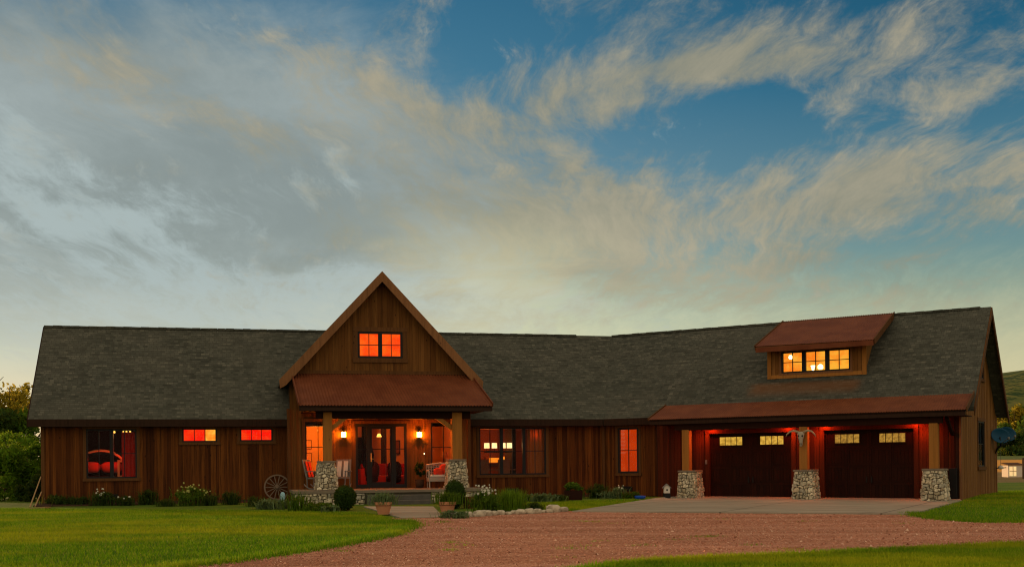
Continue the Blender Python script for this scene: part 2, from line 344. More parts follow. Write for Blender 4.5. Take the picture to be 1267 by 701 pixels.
mat('capstone', lambda t: setc(t, t.mix(t.noise(t.obj, 5, 5), (.12, .095, .07), (.22, .18, .13)), .85, t.noise(t.obj, 20, 4), .3, .01))
def total_(t, xs):
    r = xs[0]
    for x in xs[1:]: r = t.m('MAXIMUM', r, x)
    return r
def f_gravel(t):
    v = t.node('ShaderNodeTexVoronoi'); t.put(v.inputs['Vector'], t.obj); v.inputs['Scale'].default_value = 40
    hs = t.node('ShaderNodeSeparateColor'); t.put(hs.inputs[0], v.outputs['Color'])
    v2 = t.node('ShaderNodeTexVoronoi'); t.put(v2.inputs['Vector'], t.obj); v2.inputs['Scale'].default_value = 9; h2 = t.node('ShaderNodeSeparateColor'); t.put(h2.inputs[0], v2.outputs['Color'])
    big = t.noise(t.sc(t.obj, .22, .6, 1), 1.2, 6, .62); trk = t.noise(t.sc(t.obj, .12, 2.2, 1), 1.0, 4, .5)
    c = t.ramp(hs.outputs[0], [(0, (.20, .072, .036)), (.4, (.38, .15, .080)), (.75, (.46, .20, .115)), (1, (.60, .32, .20))])
    c = t.mix(t.m('MULTIPLY', t.ss(h2.outputs[0], .55, .95), .5), c, (.24, .085, .055)); c = t.mix(t.m('MULTIPLY', t.ss(big, .48, .72), .5), c, (.22, .085, .045)); c = t.mix(t.m('MULTIPLY', t.ss(trk, .5, .7), .5), c, (.56, .27, .18))
    sp = t.node('ShaderNodeSeparateXYZ'); t.put(sp.inputs[0], t.obj); nn = t.noise(t.sc(t.obj, .09, .09, 1), 1, 2); yy = t.m('ADD', t.m('ADD', sp.outputs[1], t.m('MULTIPLY', sp.outputs[0], .13)), t.m('MULTIPLY', nn, 3.0))
    ruts = [t.ss(t.m('ABSOLUTE', t.m('SUBTRACT', yy, q)), .42, .12) for q in (25.2, 27.0, 29.6, 31.3)]; rt = t.m('MULTIPLY', total_(t, ruts), t.m('ADD', .35, t.m('MULTIPLY', big, .8)))
    c = t.mix(t.m('MULTIPLY', rt, .45), c, (.56, .29, .19)); edge = [t.ss(t.m('ABSOLUTE', t.m('SUBTRACT', yy, q)), .5, .2) for q in (26.1, 30.45)]; c = t.mix(t.m('MULTIPLY', total_(t, edge), .3), c, (.20, .085, .045))
    setc(t, c, .95, t.m('SUBTRACT', t.m('SUBTRACT', 1, v.outputs['Distance']), rt), .7, .03)
mat('gravel', f_gravel)
mat('pebble', lambda t: setc(t, t.ramp(t.isl, [(0, (.13, .045, .025)), (.4, (.36, .14, .085)), (.85, (.48, .22, .14)), (1, (.64, .42, .30))]), .95))
def f_ground(t):
    d = t.node('ShaderNodeSeparateXYZ'); t.put(d.inputs[0], t.obj)
    a = t.noise(t.sc(t.obj, .10, .35, 1), 1.4, 6, .6); b = t.noise(t.obj, 5, 6, .7); f = t.noise(t.obj, 60, 3, .6)
    lawn = t.mix(t.ss(a, .35, .65), (.045, .10, .005), (.11, .15, .008)); lawn = t.mix(t.m('MULTIPLY', t.ss(b, .4, .75), .45), lawn, (.20, .20, .03)); lawn = t.mix(t.m('MULTIPLY', f, .4), lawn, (.035, .065, .006))
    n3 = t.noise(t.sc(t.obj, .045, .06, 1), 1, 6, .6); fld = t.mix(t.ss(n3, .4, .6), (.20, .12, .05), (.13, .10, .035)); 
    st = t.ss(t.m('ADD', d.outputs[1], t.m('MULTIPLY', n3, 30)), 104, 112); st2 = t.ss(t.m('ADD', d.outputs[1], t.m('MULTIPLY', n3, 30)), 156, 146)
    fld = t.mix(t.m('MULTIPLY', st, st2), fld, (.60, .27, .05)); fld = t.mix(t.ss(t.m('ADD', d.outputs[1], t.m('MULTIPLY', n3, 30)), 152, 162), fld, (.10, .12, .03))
    c = t.mix(t.ss(t.m('ADD', d.outputs[1], t.m('MULTIPLY', b, 2)), 62, 64), lawn, fld)
    setc(t, c, .95, t.m('ADD', b, f), .5, .04)
mat('ground', f_ground)
mat('soil', lambda t: setc(t, t.mix(t.noise(t.obj, 12, 5), (.028, .016, .009), (.065, .035, .02)), .95, t.noise(t.obj, 25, 4), .6, .03))
def f_hill(t):
    a = t.noise(t.sc(t.obj, .012, .012, .03), 1, 8, .65); b = t.noise(t.obj, .09, 5, .7)
    c = t.ramp(a, [(.3, (.05, .075, .015)), (.46, (.11, .11, .025)), (.56, (.27, .15, .045)), (.7, (.17, .13, .03))]); c = t.mix(t.ss(b, .53, .58), c, (.025, .045, .010)); b2 = t.noise(t.obj, .25, 4, .7); c = t.mix(t.ss(b2, .57, .61), c, (.02, .04, .010)); setc(t, c, .95)  # orange patches put low sunlight into the hill colour
mat('hill', f_hill)
def leaf(*cols, tw=.35):
    def fn(t):
        n = len(cols); c = t.ramp(t.isl, [(i / max(1, n - 1), k) for i, k in enumerate(cols)]); big = t.noise(t.obj, 1.1, 4)
        c = t.mix(t.m('MULTIPLY', t.ss(big, .4, .7), .5), c, cols[0]); setc(t, c, .6); t.b.inputs['Specular IOR Level'].default_value = .04
        tr = t.node('ShaderNodeBsdfTranslucent'); t.put(tr.inputs[0], t.mix(.4, c, (.30, .30, .03))); mx = t.node('ShaderNodeMixShader'); mx.inputs[0].default_value = tw
        t.l.new(t.b.outputs[0], mx.inputs[1]); t.l.new(tr.outputs[0], mx.inputs[2]); t.l.new(mx.outputs[0], t.out.inputs[0])
    return fn
mat('leaf_green', leaf((.025, .06, .005), (.055, .12, .008), (.10, .18, .015)))
mat('leaf_dark', leaf((.012, .028, .006), (.025, .055, .010), (.045, .09, .016)))
mat('leaf_pale', leaf((.07, .11, .05), (.12, .18, .08), (.17, .24, .11)))
mat('leaf_gold_backlit', leaf((.12, .10, .012), (.34, .24, .02), (.60, .42, .04), tw=.6))  # evening backlight is put into this bright gold leaf colour
mat('leaf_bush', leaf((.05, .13, .005), (.11, .22, .010), (.19, .31, .018)))
def f_grass(t):
    big = t.noise(t.sc(t.obj, .10, .40, 1), 1.3, 6, .62); sm = t.noise(t.sc(t.obj, .8, 1.6, 1), 1.3, 5, .6)
    c = t.ramp(t.isl, [(0, (.065, .175, .005)), (.5, (.15, .30, .008)), (.85, (.24, .35, .010)), (1, (.36, .33, .05))])
    c = t.mix(t.m('MULTIPLY', t.ss(big, .44, .64), .65), c, (.42, .40, .014)); c = t.mix(t.m('MULTIPLY', t.ss(sm, .45, .7), .45), c, (.045, .12, .004)); setc(t, c, .7); t.b.inputs['Specular IOR Level'].default_value = .03
    tr = t.node('ShaderNodeBsdfTranslucent'); t.put(tr.inputs[0], c); mx = t.node('ShaderNodeMixShader'); mx.inputs[0].default_value = .35
    t.l.new(t.b.outputs[0], mx.inputs[1]); t.l.new(tr.outputs[0], mx.inputs[2]); t.l.new(mx.outputs[0], t.out.inputs[0])
mat('grass', f_grass)
mat('bark', lambda t: setc(t, t.mix(t.noise(t.sc(t.obj, 8, 8, 1), 1, 4), (.04, .026, .016), (.09, .06, .035)), .9))
mat('terracotta', lambda t: setc(t, t.mix(t.noise(t.obj, 8, 4), (.42, .17, .085), (.52, .24, .13)), .85))
for nm, c, r in (('white', (.55, .52, .46), .6), ('flower_white', (.62, .62, .50), .6), ('flower_yellow', (.42, .42, .12), .6), ('red_cloth', (.62, .05, .02), .8), ('wicker', (.36, .32, .26), .8), ('grey', (.17, .165, .155), .6),
                 ('dish_blue', (.006, .050, .10), .45), ('blue', (.01, .06, .35), .35), ('glassblue', (.25, .42, .48), .2), ('black', (.012, .012, .012), .5), ('bone', (.34, .29, .22), .7), ('horn', (.34, .26, .16), .5), ('darkcloth', (.035, .012, .010), .9),
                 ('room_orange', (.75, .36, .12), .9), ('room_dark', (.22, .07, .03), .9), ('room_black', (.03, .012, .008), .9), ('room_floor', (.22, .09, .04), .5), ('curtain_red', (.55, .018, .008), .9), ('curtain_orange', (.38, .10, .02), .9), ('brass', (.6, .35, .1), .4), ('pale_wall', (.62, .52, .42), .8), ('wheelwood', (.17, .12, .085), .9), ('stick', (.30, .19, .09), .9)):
    mat(nm, lambda t, c=c, r=r: setc(t, t.mix(t.m('MULTIPLY', t.noise(t.obj, 7, 4), .35), c, tuple(x * .6 for x in c)), r))
def f_glass(t):
    tr = t.node('ShaderNodeBsdfTransparent'); tr.inputs[0].default_value = (.93, .93, .93, 1); gl = t.node('ShaderNodeBsdfGlossy'); gl.inputs['Roughness'].default_value = .02
    fr = t.node('ShaderNodeFresnel'); fr.inputs[0].default_value = 1.12; mx = t.node('ShaderNodeMixShader'); t.put(mx.inputs[0], t.m('MULTIPLY', fr.outputs[0], 1.0)); t.l.new(tr.outputs[0], mx.inputs[1]); t.l.new(gl.outputs[0], mx.inputs[2]); t.l.new(mx.outputs[0], t.out.inputs[0])
mat('glass', f_glass)
def emis(c1, c2, st, sc=3.0):
    def fn(t):
        n = t.noise(t.sc(t.obj, sc, sc, sc), 1, 3); c = t.mix(t.ss(n, .35, .65), c1, c2)
        t.put(t.b.inputs['Base Color'], (.03, .008, .004, 1)); t.b.inputs['Specular IOR Level'].default_value = 0; t.put(t.b.inputs['Emission Color'], c); t.b.inputs['Emission Strength'].default_value = st; t.b.inputs['Roughness'].default_value = .9
    return fn
mat('lit_red', emis((1, .008, .002), (1, .045, .004), .95, 2.0)); mat('lit_redorange', emis((1, .055, .004), (1, .12, .006), 1.0, 1.5)); mat('lit_warm', emis((1, .22, .01), (1, .60, .07), 1.1, 2.5)); mat('lit_orange_dim', emis((.48, .030, .001), (.60, .045, .002), .85, 1.0))
mat('lit_yellow', emis((.85, .50, .07), (.50, .27, .03), .72, 9)); mat('lit_yellow_dim', emis((.62, .33, .05), (.30, .16, .025), .62, 11)); mat('lit_hot', emis((1, .72, .25), (1, .85, .45), 3.0)); mat('lamp', emis((1, .62, .22), (1, .78, .35), 9)); mat('lantern_glow', emis((1, .27, .012), (1, .31, .018), 90)); mat('bulb_amber', emis((1, .5, .08), (1, .42, .06), 2.2)); mat('lamp_red', emis((1, .16, .05), (1, .2, .06), 5)); mat('shade', emis((1, .62, .22), (1, .72, .32), 1.5))
mat('lit_amber', emis((1, .22, .01), (1, .45, .035), .95, 2.2)); mat('lit_window_pale', emis((1, .75, .3), (1, .6, .25), .8))

def light(name, M, energy, col, r=.06, parent=None, spot=None):
    l = bpy.data.lights.new(name, 'SPOT' if spot else 'POINT'); l.energy = energy; l.color = col; l.shadow_soft_size = r
    if spot: l.spot_size = rad(spot); l.spot_blend = .8
    o = bpy.data.objects.new(name, l); COL.objects.link(o); M = M if isinstance(M, Matrix) else Matrix.Translation(M)
    if parent is not None: o.parent = parent; o.matrix_basis = wm(parent).inverted() @ M
    else: o.matrix_basis = M
    return o

# ------------------------------------------------------------------ terrain
def terrain(x, y):
    z = gz(y)
    if y > 61: z += -.0 + .018 * (y - 61) * min(1, (y - 61) / 60)
    if y > 300: z = .018 * 239 + (y - 300) * .004
    return z
mb = MB(); xs = list(range(-900, 1300, 50)); xs = sorted(set(xs)); ys = [-60, -20, 0, 10, 20, 30, 38, 45, 61, 70, 80, 95, 110, 130, 150, 170, 200, 240, 300, 400, 600, 900]
vs = [(x, y, terrain(x, y)) for y in ys for x in xs]; nx = len(xs)
mb.add(vs, [(j * nx + i, j * nx + i + 1, (j + 1) * nx + i + 1, (j + 1) * nx + i) for j in range(len(ys) - 1) for i in range(nx - 1)])
tag(mb.build('ground', MATS['ground']), kind='structure')
# the hill on the right
mb = MB(); N = 70; M_ = 26; vs = []
from mathutils import noise as mn
for j in range(M_):
    for i in range(N):
        x = 170 + i * 11; y = 470 + j * 22
        r = min(1, max(0, (x - 170) / 75)); f = math.sin(min(1, j / 11) * math.pi / 2)
        h = 52 * (r * r * (3 - 2 * r)) * f + 5 * mn.fractal(Vector((x * .012, y * .012, 0)), 1, 2, 5) * f + f * 6 * math.sin(x * .02)
        vs.append((x, y, 5 + h - (1.5 if j == 0 else 0)))
mb.add(vs, [(j * N + i, j * N + i + 1, (j + 1) * N + i + 1, (j + 1) * N + i) for j in range(M_ - 1) for i in range(N - 1)])
tag(mb.build('hill', MATS['hill'], smooth=True), kind='structure')

# flat sheets on the sloping front ground, from outlines
def sheet(name, px, material, dz, thick=0, rough=0, step=.35):
    pts = [gpt(x, y) if not isinstance(x, Vector) else x for x, y in px]; out = []
    for i, p in enumerate(pts):
        q = pts[(i + 1) % len(pts)]; n = max(1, int((q - p).length / step)) if rough else 1
        for k in range(n):
            a = p.lerp(q, k / n); w = rough * (mn.noise(Vector((a.x * 1.3, a.y * 1.3, 2))) + .5 * mn.noise(Vector((a.x * 5, a.y * 5, 7))))
            out.append(Vector((a.x + w, a.y + w * .8, 0)))
    out = [gd(p, dz) for p in out]; mb = MB()
    if sum(out[i].x * out[(i + 1) % len(out)].y - out[(i + 1) % len(out)].x * out[i].y for i in range(len(out))) < 0: out.reverse()
    mb.prism(out, (0, 0, -max(thick, .002)), (0, 0, 0)); return mb.build(name, material), out
GRAVEL = [(-60, 760), (150, 712), (230, 701), (300, 693), (380, 681), (450, 669), (486, 661), (504, 652), (500, 645), (478, 641), (548, 639), (600, 636), (700, 632), (760, 633), (1128, 636), (1160, 642), (1210, 646), (1300, 646), (1500, 648),
          (1500, 673), (1300, 674), (1230, 677), (1190, 679), (1090, 684), (1000, 688), (900, 692), (815, 696), (755, 702), (680, 716), (560, 760)]
g_o, _ = sheet('gravel_drive', GRAVEL, MATS['gravel'], .012, rough=.16); tag(g_o, kind='structure')
s_o, _ = sheet('driveway_apron', [(708, 633.5), (812, 617), (860, 613), (1175, 611), (1190, 620), (1128, 637)], MATS['apron'], .045, thick=.05); tag(s_o, kind='structure')
s_o, _ = sheet('walkway', [(450, 627), (536, 627), (549, 640), (497, 641.5)], MATS['concrete'], .03, thick=.03); tag(s_o, kind='structure')
# garden bed along the main wing
mb = MB(); fr = FM
for a, b in ((-19.6, -11.5), (-4.8, .2)):
    n = 14
    for i in range(n):
        x0 = a + (b - a) * i / n; x1 = a + (b - a) * (i + 1) / n; w0 = random.uniform(.7, 1.0)
        mb.hexa([(x0, -w0 + .2, -.25), (x1, -w0 + .2, -.25), (x1, .42, -.25), (x0, .42, -.25)], [(x0, -w0 + .25, .015), (x1, -w0 + .25, .015), (x1, .42, .09), (x0, .42, .09)])
tag(mb.build('garden_bed', MATS['soil'], fr=FM), kind='structure')

# ------------------------------------------------------------------ the house
house = empty('ranch_house', FM @ Matrix.Translation((-8.2, 0, 0)), 'long low brown timber ranch house with lit windows, steep porch gable and attached garage wing', 'house')
def siding(mb, x0, x1, z0, top, k, openings=(), bw=(.07, .14), th=.035, back=.10):
    xs = [x0]
    while xs[-1] < x1: xs.append(min(x1, xs[-1] + random.uniform(*bw)))
    marks = {x for o in openings for x in o[:2] if x0 < x < x1} | {m for m in getattr(top, 'marks', ()) if x0 < m < x1}
    bx = sorted(set(xs) | marks)
    off = 0; offs = {}
    for i in range(len(bx) - 1):
        a, b = bx[i], bx[i + 1]
        if b - a < 1e-4: continue
        j = max(q for q in range(len(xs)) if xs[q] <= a + 1e-6); offs.setdefault(j, random.uniform(0, .014)); kk = k - th - offs[j]
        cuts = sorted((o[2], o[3]) for o in openings if o[0] < b - 1e-5 and o[1] > a + 1e-5); z = z0; segs = []
        for c0, c1 in cuts:
            if c0 > z: segs.append((z, c0, False))
            z = max(z, c1)
        segs.append((z, None, True))
        for s0, s1, last in segs:
            ta, tb = (top(a), top(b)) if last else (s1, s1)
            if min(ta, tb) <= s0 + .005 and max(ta, tb) <= s0 + .01: continue
            ta = max(ta, s0 + .001); tb = max(tb, s0 + .001)
            mb.cur = 0; mb.hexa([(a + .002, kk, s0), (b - .002, kk, s0), (b - .002, k, s0), (a + .002, k, s0)], [(a + .002, kk, ta), (b - .002, kk, tb), (b - .002, k, tb), (a + .002, k, ta)])
            mb.cur = 1; mb.hexa([(a, k + .001, s0), (b, k + .001, s0), (b, k + back, s0), (a, k + back, s0)], [(a, k + .001, ta - .003), (b, k + .001, tb - .003), (b, k + back, tb - .003), (a, k + back, ta - .003)])
def flat(z): return lambda x: z
def gable(xc, half, ze, zp):
    f = lambda x: zp - abs(x - xc) * (zp - ze) / half
    f.marks = (xc,); return f
WM = lambda m: [MATS[m], MATS['soffit']]

def window(fr, x0, x1, z0, z1, k, sashes=1, bars=(1, 1), trim='trim', sill=True, tw=.10, pane=True, fw=.045, post=.07, label=None, trims=True):
    "outer frame x0..x1, z0..z1 set in a wall whose face is at k"
    mb = MB(); kf, kb = k - .045, k + .05
    mb.box(x0, x0 + fw, kf, kb, z0, z1); mb.box(x1 - fw, x1, kf, kb, z0, z1); mb.box(x0 + fw, x1 - fw, kf, kb, z1 - fw, z1); mb.box(x0 + fw, x1 - fw, kf, kb, z0, z0 + fw)
    a, b = x0 + fw, x1 - fw; w = (b - a - post * (sashes - 1)) / sashes; rects = []
    for i in range(sashes):
        s0 = a + i * (w + post); s1 = s0 + w; rects.append((s0, s1))
        if i: mb.box(s0 - post, s0, kf + .004, kb - .004, z0 + fw, z1 - fw)
        for q in range(1, bars[0] + 1): xx = s0 + w * q / (bars[0] + 1); mb.box(xx - .012, xx + .012, k - .02, k + .02, z0 + fw, z1 - fw)
        for q in range(1, bars[1] + 1): zz = z0 + fw + (z1 - z0 - 2 * fw) * q / (bars[1] + 1); mb.box(s0, s1, k - .0185, k + .0185, zz - .012, zz + .012)
    f = mb.build('window', MATS['frame'], house, fr)
    if label: f['label'] = label
    if pane:
        mb = MB()
        for s0, s1 in rects: mb.box(s0 + .001, s1 - .001, k - .004, k + .004, z0 + fw + .001, z1 - fw - .001)
        mb.build_each('pane', MATS['glass'], f, fr)
    if trims:
        mb = MB(); t = tw; kk = k - .06
        mb.box(x0 - t, x0 - .002, kk, k + .01, z0 - .002, z1 + .002); mb.box(x1 + .002, x1 + t, kk, k + .01, z0 - .002, z1 + .002); mb.box(x0 - t - .02, x1 + t + .02, kk - .01, k + .01, z1 + .004, z1 + t)
        mb.build('trim', MATS[trim], f, fr)
        if sill: mb = MB(); mb.box(x0 - t - .02, x1 + t + .02, kk - .03, k + .01, z0 - t, z0 - .004); mb.build('sill', MATS[trim], f, fr)
    return f

# --- main wing walls (x = -s)
K = .40
wins_main = [(-18.07, -16.46, .88, 2.53), (-14.97, -13.83, 2.08, 2.55), (-13.05, -11.95, 2.10, 2.54), (-4.62, -2.12, .84, 2.56)]
mb = MB(); siding(mb, -19.44, -11.3, .02, flat(2.66), K, wins_main[:3]); mb.build('wall', WM('siding'), house, FM); mb = MB(); siding(mb, -5.13, .16, .02, flat(2.66), K, wins_main[3:]); mb.build('wall', WM('siding'), house, FM)
mb = MB(); siding(mb, -2 * WD + .4, -.36, .02, gable(-WD, WD - .2, 2.95, 6.0), 0.0); mb.build('wall', WM('siding'), house, FL)
# back walls
mb = MB(); mb.box(-19.4, 2.4, 2 * WD - .45, 2 * WD - .35, -.2, 2.8); mb.build('wall', MATS['siding'], house, FM); mb = MB(); mb.box(-2.4, 12.3, 2 * WD - .10, 2 * WD, -.2, 2.9); mb.build('wall', MATS['siding'], house, FG)
# corner boards
mb = MB()
for x in (-19.44, -11.42, -5.10): mb.box(x - .05, x + .06, (K if x < -19 else -.1) - .085, K - .0, -.1, 2.64 if x < -19 else 3.2)
mb.box(.03, .13, K - .10, K - .05, .0, 2.60)
mb.build_each('corner_board', MATS['trim'], house, FM)
mb = MB(); mb.box(-19.44, -11.3, K - .02, K + .1, -.35, .03); mb.box(-5.1, .2, K - .02, K + .1, -.35, .03); f_ = mb.build_each('foundation', MATS['mortar'], house, FM)

# --- roofs
def slab(mb, poly, down=.14): mb.prism(poly, (0, 0, -down), (0, 0, 0))
mb = MB(); slab(mb, [(-L1, 0, HE), (0, 0, HE), (TT, WD, HR), (-L1, WD, HR)]); slab(mb, [(TT, WD, HR), (2 * TT, 2 * WD, HE), (-L1, 2 * WD, HE), (-L1, WD, HR)])
roof = mb.build('roof', MATS['shingle'], house, FM)
mb = MB(); slab(mb, [(0, 0, HE), (L2, 0, HE), (L2, WD, HR), (-TT, WD, HR)]); slab(mb, [(-TT, WD, HR), (L2, WD, HR), (L2, 2 * WD, HE), (-2 * TT, 2 * WD, HE)])
roof2 = mb.build('roof', MATS['shingle_stained'], house, FG)
mb = MB()
for i in range(int(L1 / .3)): x = -L1 + i * .3; mb.box(x, x + .292, WD - .09, WD + .09, HR - .05, HR + .018 + .006 * (i % 2), .004)
mb.build('ridge_cap', MATS['shingle'], roof, FM)
mb = MB()
for i in range(int(L2 / .3) + 4): x = -1.3 + i * .3; mb.box(x, min(L2, x + .292), WD - .09, WD + .09, HR - .05, HR + .018 + .006 * (i % 2), .004)
mb.build('ridge_cap', MATS['shingle'], roof2, FG)
mb = MB(); mb.box(-L1, -.02, -.025, 0, 2.60, 2.845); mb.box(-L1, .0, .001, K - .04, 2.60, 2.64); mb.box(-L1 - .004, -L1 + .02, -.02, .3, 2.6, 2.84); mb.build('fascia', MATS['darkwood'], roof, FM)
mb = MB(); mb.box(.02, 2.6, -.025, 0, 2.60, 2.845); mb.box(.0, 2.6, .001, K - .04, 2.60, 2.64); mb.build('fascia', MATS['darkwood'], roof2, FG)
# rake boards on the two end gables
def rake(mb, pts, width, t0, t1, ax):
    for (a, b) in zip(pts, pts[1:]):
        a = Vector(a); b = Vector(b); d = Vector((0, 0, -width)); A = Vector(ax)
        mb.hexa([a + A * t0 + d, b + A * t0 + d, b + A * t1 + d, a + A * t1 + d], [a + A * t0, b + A * t0, b + A * t1, a + A * t1])
mb = MB(); rake(mb, [(L2, .0, HE - .02), (L2, WD, HR - .02), (L2, 2 * WD + .1, HE - .12)], .26, .002, .04, (1, 0, 0)); mb.build('rake_board', MATS['trim'], roof2, FG)
mb = MB(); rake(mb, [(-L1, .0, HE - .02), (-L1, WD, HR - .02), (-L1, 2 * WD, HE - .02)], .24, -.002, -.04, (1, 0, 0)); mb.build('rake_board', MATS['darkwood'], roof, FM)

# --- porch gable
GK = -.10; XC = -8.19; HALF = 3.53; ZT, ZA = 4.15, 7.93
gwin = (-9.02, -7.45, 4.98, 5.90); door = (-9.13, -7.34, .42, 2.68); pl = (-10.86, -9.98, 1.0, 2.75); pr = (-6.47, -5.56, .97, 2.72)
gt = gable(XC, HALF, ZT - .1, ZA - .2)
mb = MB(); siding(mb, -11.38, -5.05, .02, gt, GK, [gwin, door, pl, pr]); mb.build('wall', WM('siding_pale'), house, FM)['label'] = 'tall gable wall of lighter brown vertical boards behind the porch'
for x, s in ((-11.36, 1), (-5.07, -1)):
    mb = MB(); mb.box(x, x + s * .08, GK + .11, 2.2, .02, 4.2); mb.build('wall', MATS['siding'], house, FM)
mb = MB(); sl_ = (ZA - ZT) / HALF
for s in (-1, 1):
    e = XC + s * HALF; P = [(XC, -.5, ZA), (XC, 7.2, ZA), (e, 7.2, ZT), (e, -.5, ZT)]
    if s > 0: P.reverse()
    slab(mb, P, .13)
gr = mb.build('roof', MATS['shingle'], house, FM); gr['label'] = 'steep roof over the front porch gable'
mb = MB()
for s in (-1, 1):
    e = XC + s * (HALF + .02); d = .36
    mb.prism([(XC, 0, ZA + .03), (e, 0, ZT + .01), (e - s * .03, 0, ZT - d + .08), (e - s * .22, 0, ZT - d + .18), (XC, 0, ZA - d + .03)], (0, -.56, 0), (0, -.502, 0))
mb.build('rake_board', MATS['rakewood'], gr, FM)
mb = MB()
for s in (-1, 1):
    e = XC + s * HALF; mb.hexa([(XC, -.49, ZA - .20), (e, -.49, ZT - .20), (e, GK - .06, ZT - .20), (XC, GK - .06, ZA - .20)], [(XC, -.49, ZA - .135), (e, -.49, ZT - .135), (e, GK - .06, ZT - .135), (XC, GK - .06, ZA - .135)])
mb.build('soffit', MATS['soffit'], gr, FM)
mb = MB(); mb.box(-11.3, -5.05, GK - .10, GK - .05, 4.41, 4.53); mb.build('trim', MATS['trim'], gr, FM)
# back wall of the cross gable
mb = MB(); g2 = gable(XC, HALF, ZT - .2, ZA - .3); mb.prism([(XC - 3.2, 0, 2.6), (XC + 3.2, 0, 2.6), (XC + 3.2, 0, g2(XC + 3.2)), (XC, 0, g2(XC)), (XC - 3.2, 0, g2(XC - 3.2))], (0, 6.6, 0), (0, 6.7, 0)); mb.build('wall', MATS['siding'], house, FM)

# --- corrugated metal roofs
def corrugated(name, A, B, Cc, D, parent, fr, pitch=.10, amp=.016):
    "A,B upper edge left/right; D,C lower edge left/right"
    A, B, Cc, D = map(Vector, (A, B, Cc, D)); n = int((B - A).length / pitch) * 4; mb = MB(); vs = []; fs = []
    for i in range(n + 1):
        u = i / n; o = Vector((0, 0, amp * math.cos(i * math.pi / 2)))
        vs += [A.lerp(B, u) + o, D.lerp(Cc, u) + o, A.lerp(B, u) + o - Vector((0, 0, .012)), D.lerp(Cc, u) + o - Vector((0, 0, .012))]
    for i in range(n): a = i * 4; b = a + 4; fs += [(a, a + 1, b + 1, b), (a + 2, b + 2, b + 3, a + 3), (a + 1, a + 3, b + 3, b + 1)]
    mb.add(vs, fs); return mb.build(name, MATS['rust'], parent, fr)
def under(A, B, Cc, D, t, dz=.02): # timber deck beneath a metal roof
    mb = MB(); o = Vector((0, 0, -dz)); q = Vector((0, 0, -dz - t)); P = [Vector(p) for p in (D, Cc, B, A)]
    mb.hexa([p + q for p in P], [p + o for p in P]); return mb
PA, PB, PC, PD = (-11.30, -.16, 4.42), (-5.05, -.16, 4.42), (-4.70, -2.3, 3.21), (-11.16, -2.3, 3.21)
pm = corrugated('porch_roof', PA, PB, PC, PD, house, FM); pm['label'] = 'rust red corrugated roof over the front porch'
under((PA[0] + .03, PA[1], PA[2]), (PB[0] - .03, PB[1], PB[2]), (PC[0] - .03, PC[1] + .02, PC[2]), (PD[0] + .03, PD[1] + .02, PD[2]), .06).build('roof_deck', MATS['darkwood'], pm, FM)
mb = MB(); mb.box(-11.16, -4.70, -2.28, -2.24, 3.02, 3.185); mb.build('fascia', MATS['darkwood'], pm, FM)
mb = MB()
for (u, l, s) in ((PA, PD, -1), (PB, PC, 1)):
    u = Vector(u) + Vector((s * .012, 0, .02)); l = Vector(l) + Vector((s * .012, 0, .02)); mb.bar(u, l, .03, .15)
mb.build_each('edge_trim', MATS['rust'], pm, FM)
mb = MB(); mb.box(-10.6, -5.4, -1.9, -1.68, 2.78, 3.02); mb.build('beam', MATS['doorwood'], pm, FM)
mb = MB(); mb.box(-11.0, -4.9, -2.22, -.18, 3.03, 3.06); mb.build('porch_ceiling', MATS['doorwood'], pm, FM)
GA, GB, GC, GD = (2.35, .39, 3.275), (12.76, .39, 3.275), (12.83, -1.30, 2.72), (2.42, -1.30, 2.72)
gm = corrugated('porch_roof', GA, GB, GC, GD, house, FG, .08, .009); gm['label'] = 'long rust red corrugated roof over the garage doors'
under(GA, (GB[0] - .02, GB[1], GB[2]), (GC[0] - .02, -1.28, GC[2]), (GD[0], -1.28, GD[2]), .06).build('roof_deck', MATS['darkwood'], gm, FG)
mb = MB(); mb.box(2.45, 12.81, -1.28, -1.245, 2.53, 2.69); mb.build('fascia', MATS['darkwood'], gm, FG)
mb = MB(); mb.bar(Vector(GB) + Vector((.02, 0, .0)), Vector(GC) + Vector((.02, 0, .0)), .03, .16); mb.bar(Vector(GA) + Vector((-.02, 0, .0)), Vector(GD) + Vector((-.02, 0, .0)), .03, .10); mb.build_each('edge_trim', MATS['trim'], gm, FG)
mb = MB(); mb.box(3.3, 12.1, -1.12, -.9, 2.32, 2.53); mb.build('beam', MATS['doorwood'], gm, FG)
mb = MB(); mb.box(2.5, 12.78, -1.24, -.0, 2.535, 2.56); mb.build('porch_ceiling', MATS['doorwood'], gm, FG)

# --- garage wing walls
gw6 = (.40, 1.235, .85, 2.52)
gdoors = [(4.14, 7.06, -.1, 2.20), (8.17, 11.03, -.1, 2.22)]
mb = MB(); siding(mb, -.15, 2.14, .02, flat(2.66), K, [gw6]); mb.box(2.10, 2.18, .05, .52, .0, 2.66); mb.box(-.2, 2.2, K - .02, K + .1, -.3, .03); mb.build('wall', WM('siding'), house, FG)
mb = MB(); siding(mb, 2.14, 12.40, -.02, flat(2.72), .05, gdoors); mb.build('wall', WM('siding_lamp_red'), house, FG)['label'] = 'dark brown board wall around the garage doors, lamp red in its colour'
gwE = (3.05, 4.25, .98, 2.50)
mb = MB(); siding(mb, .0, 2 * WD - .05, -.05, gable(WD, WD, HE - .12, HR - .12), 0.0, [gwE, (3.55, 4.2, 3.95, 4.5)]); mb.build('wall', WM('siding_gold'), house, FE)
window(FE, *gwE, -.0, 1, (1, 1), tw=.12); window(FE, 3.55, 4.2, 3.95, 4.5, 0, 1, (0, 0))
mb = MB(); mb.box(-.04, .08, -.07, -.01, -.1, 2.9); mb.box(2 * WD - .12, 2 * WD - .02, -.07, -.01, -.1, 2.8); mb.build_each('corner_board', MATS['rakewood'], house, FE)
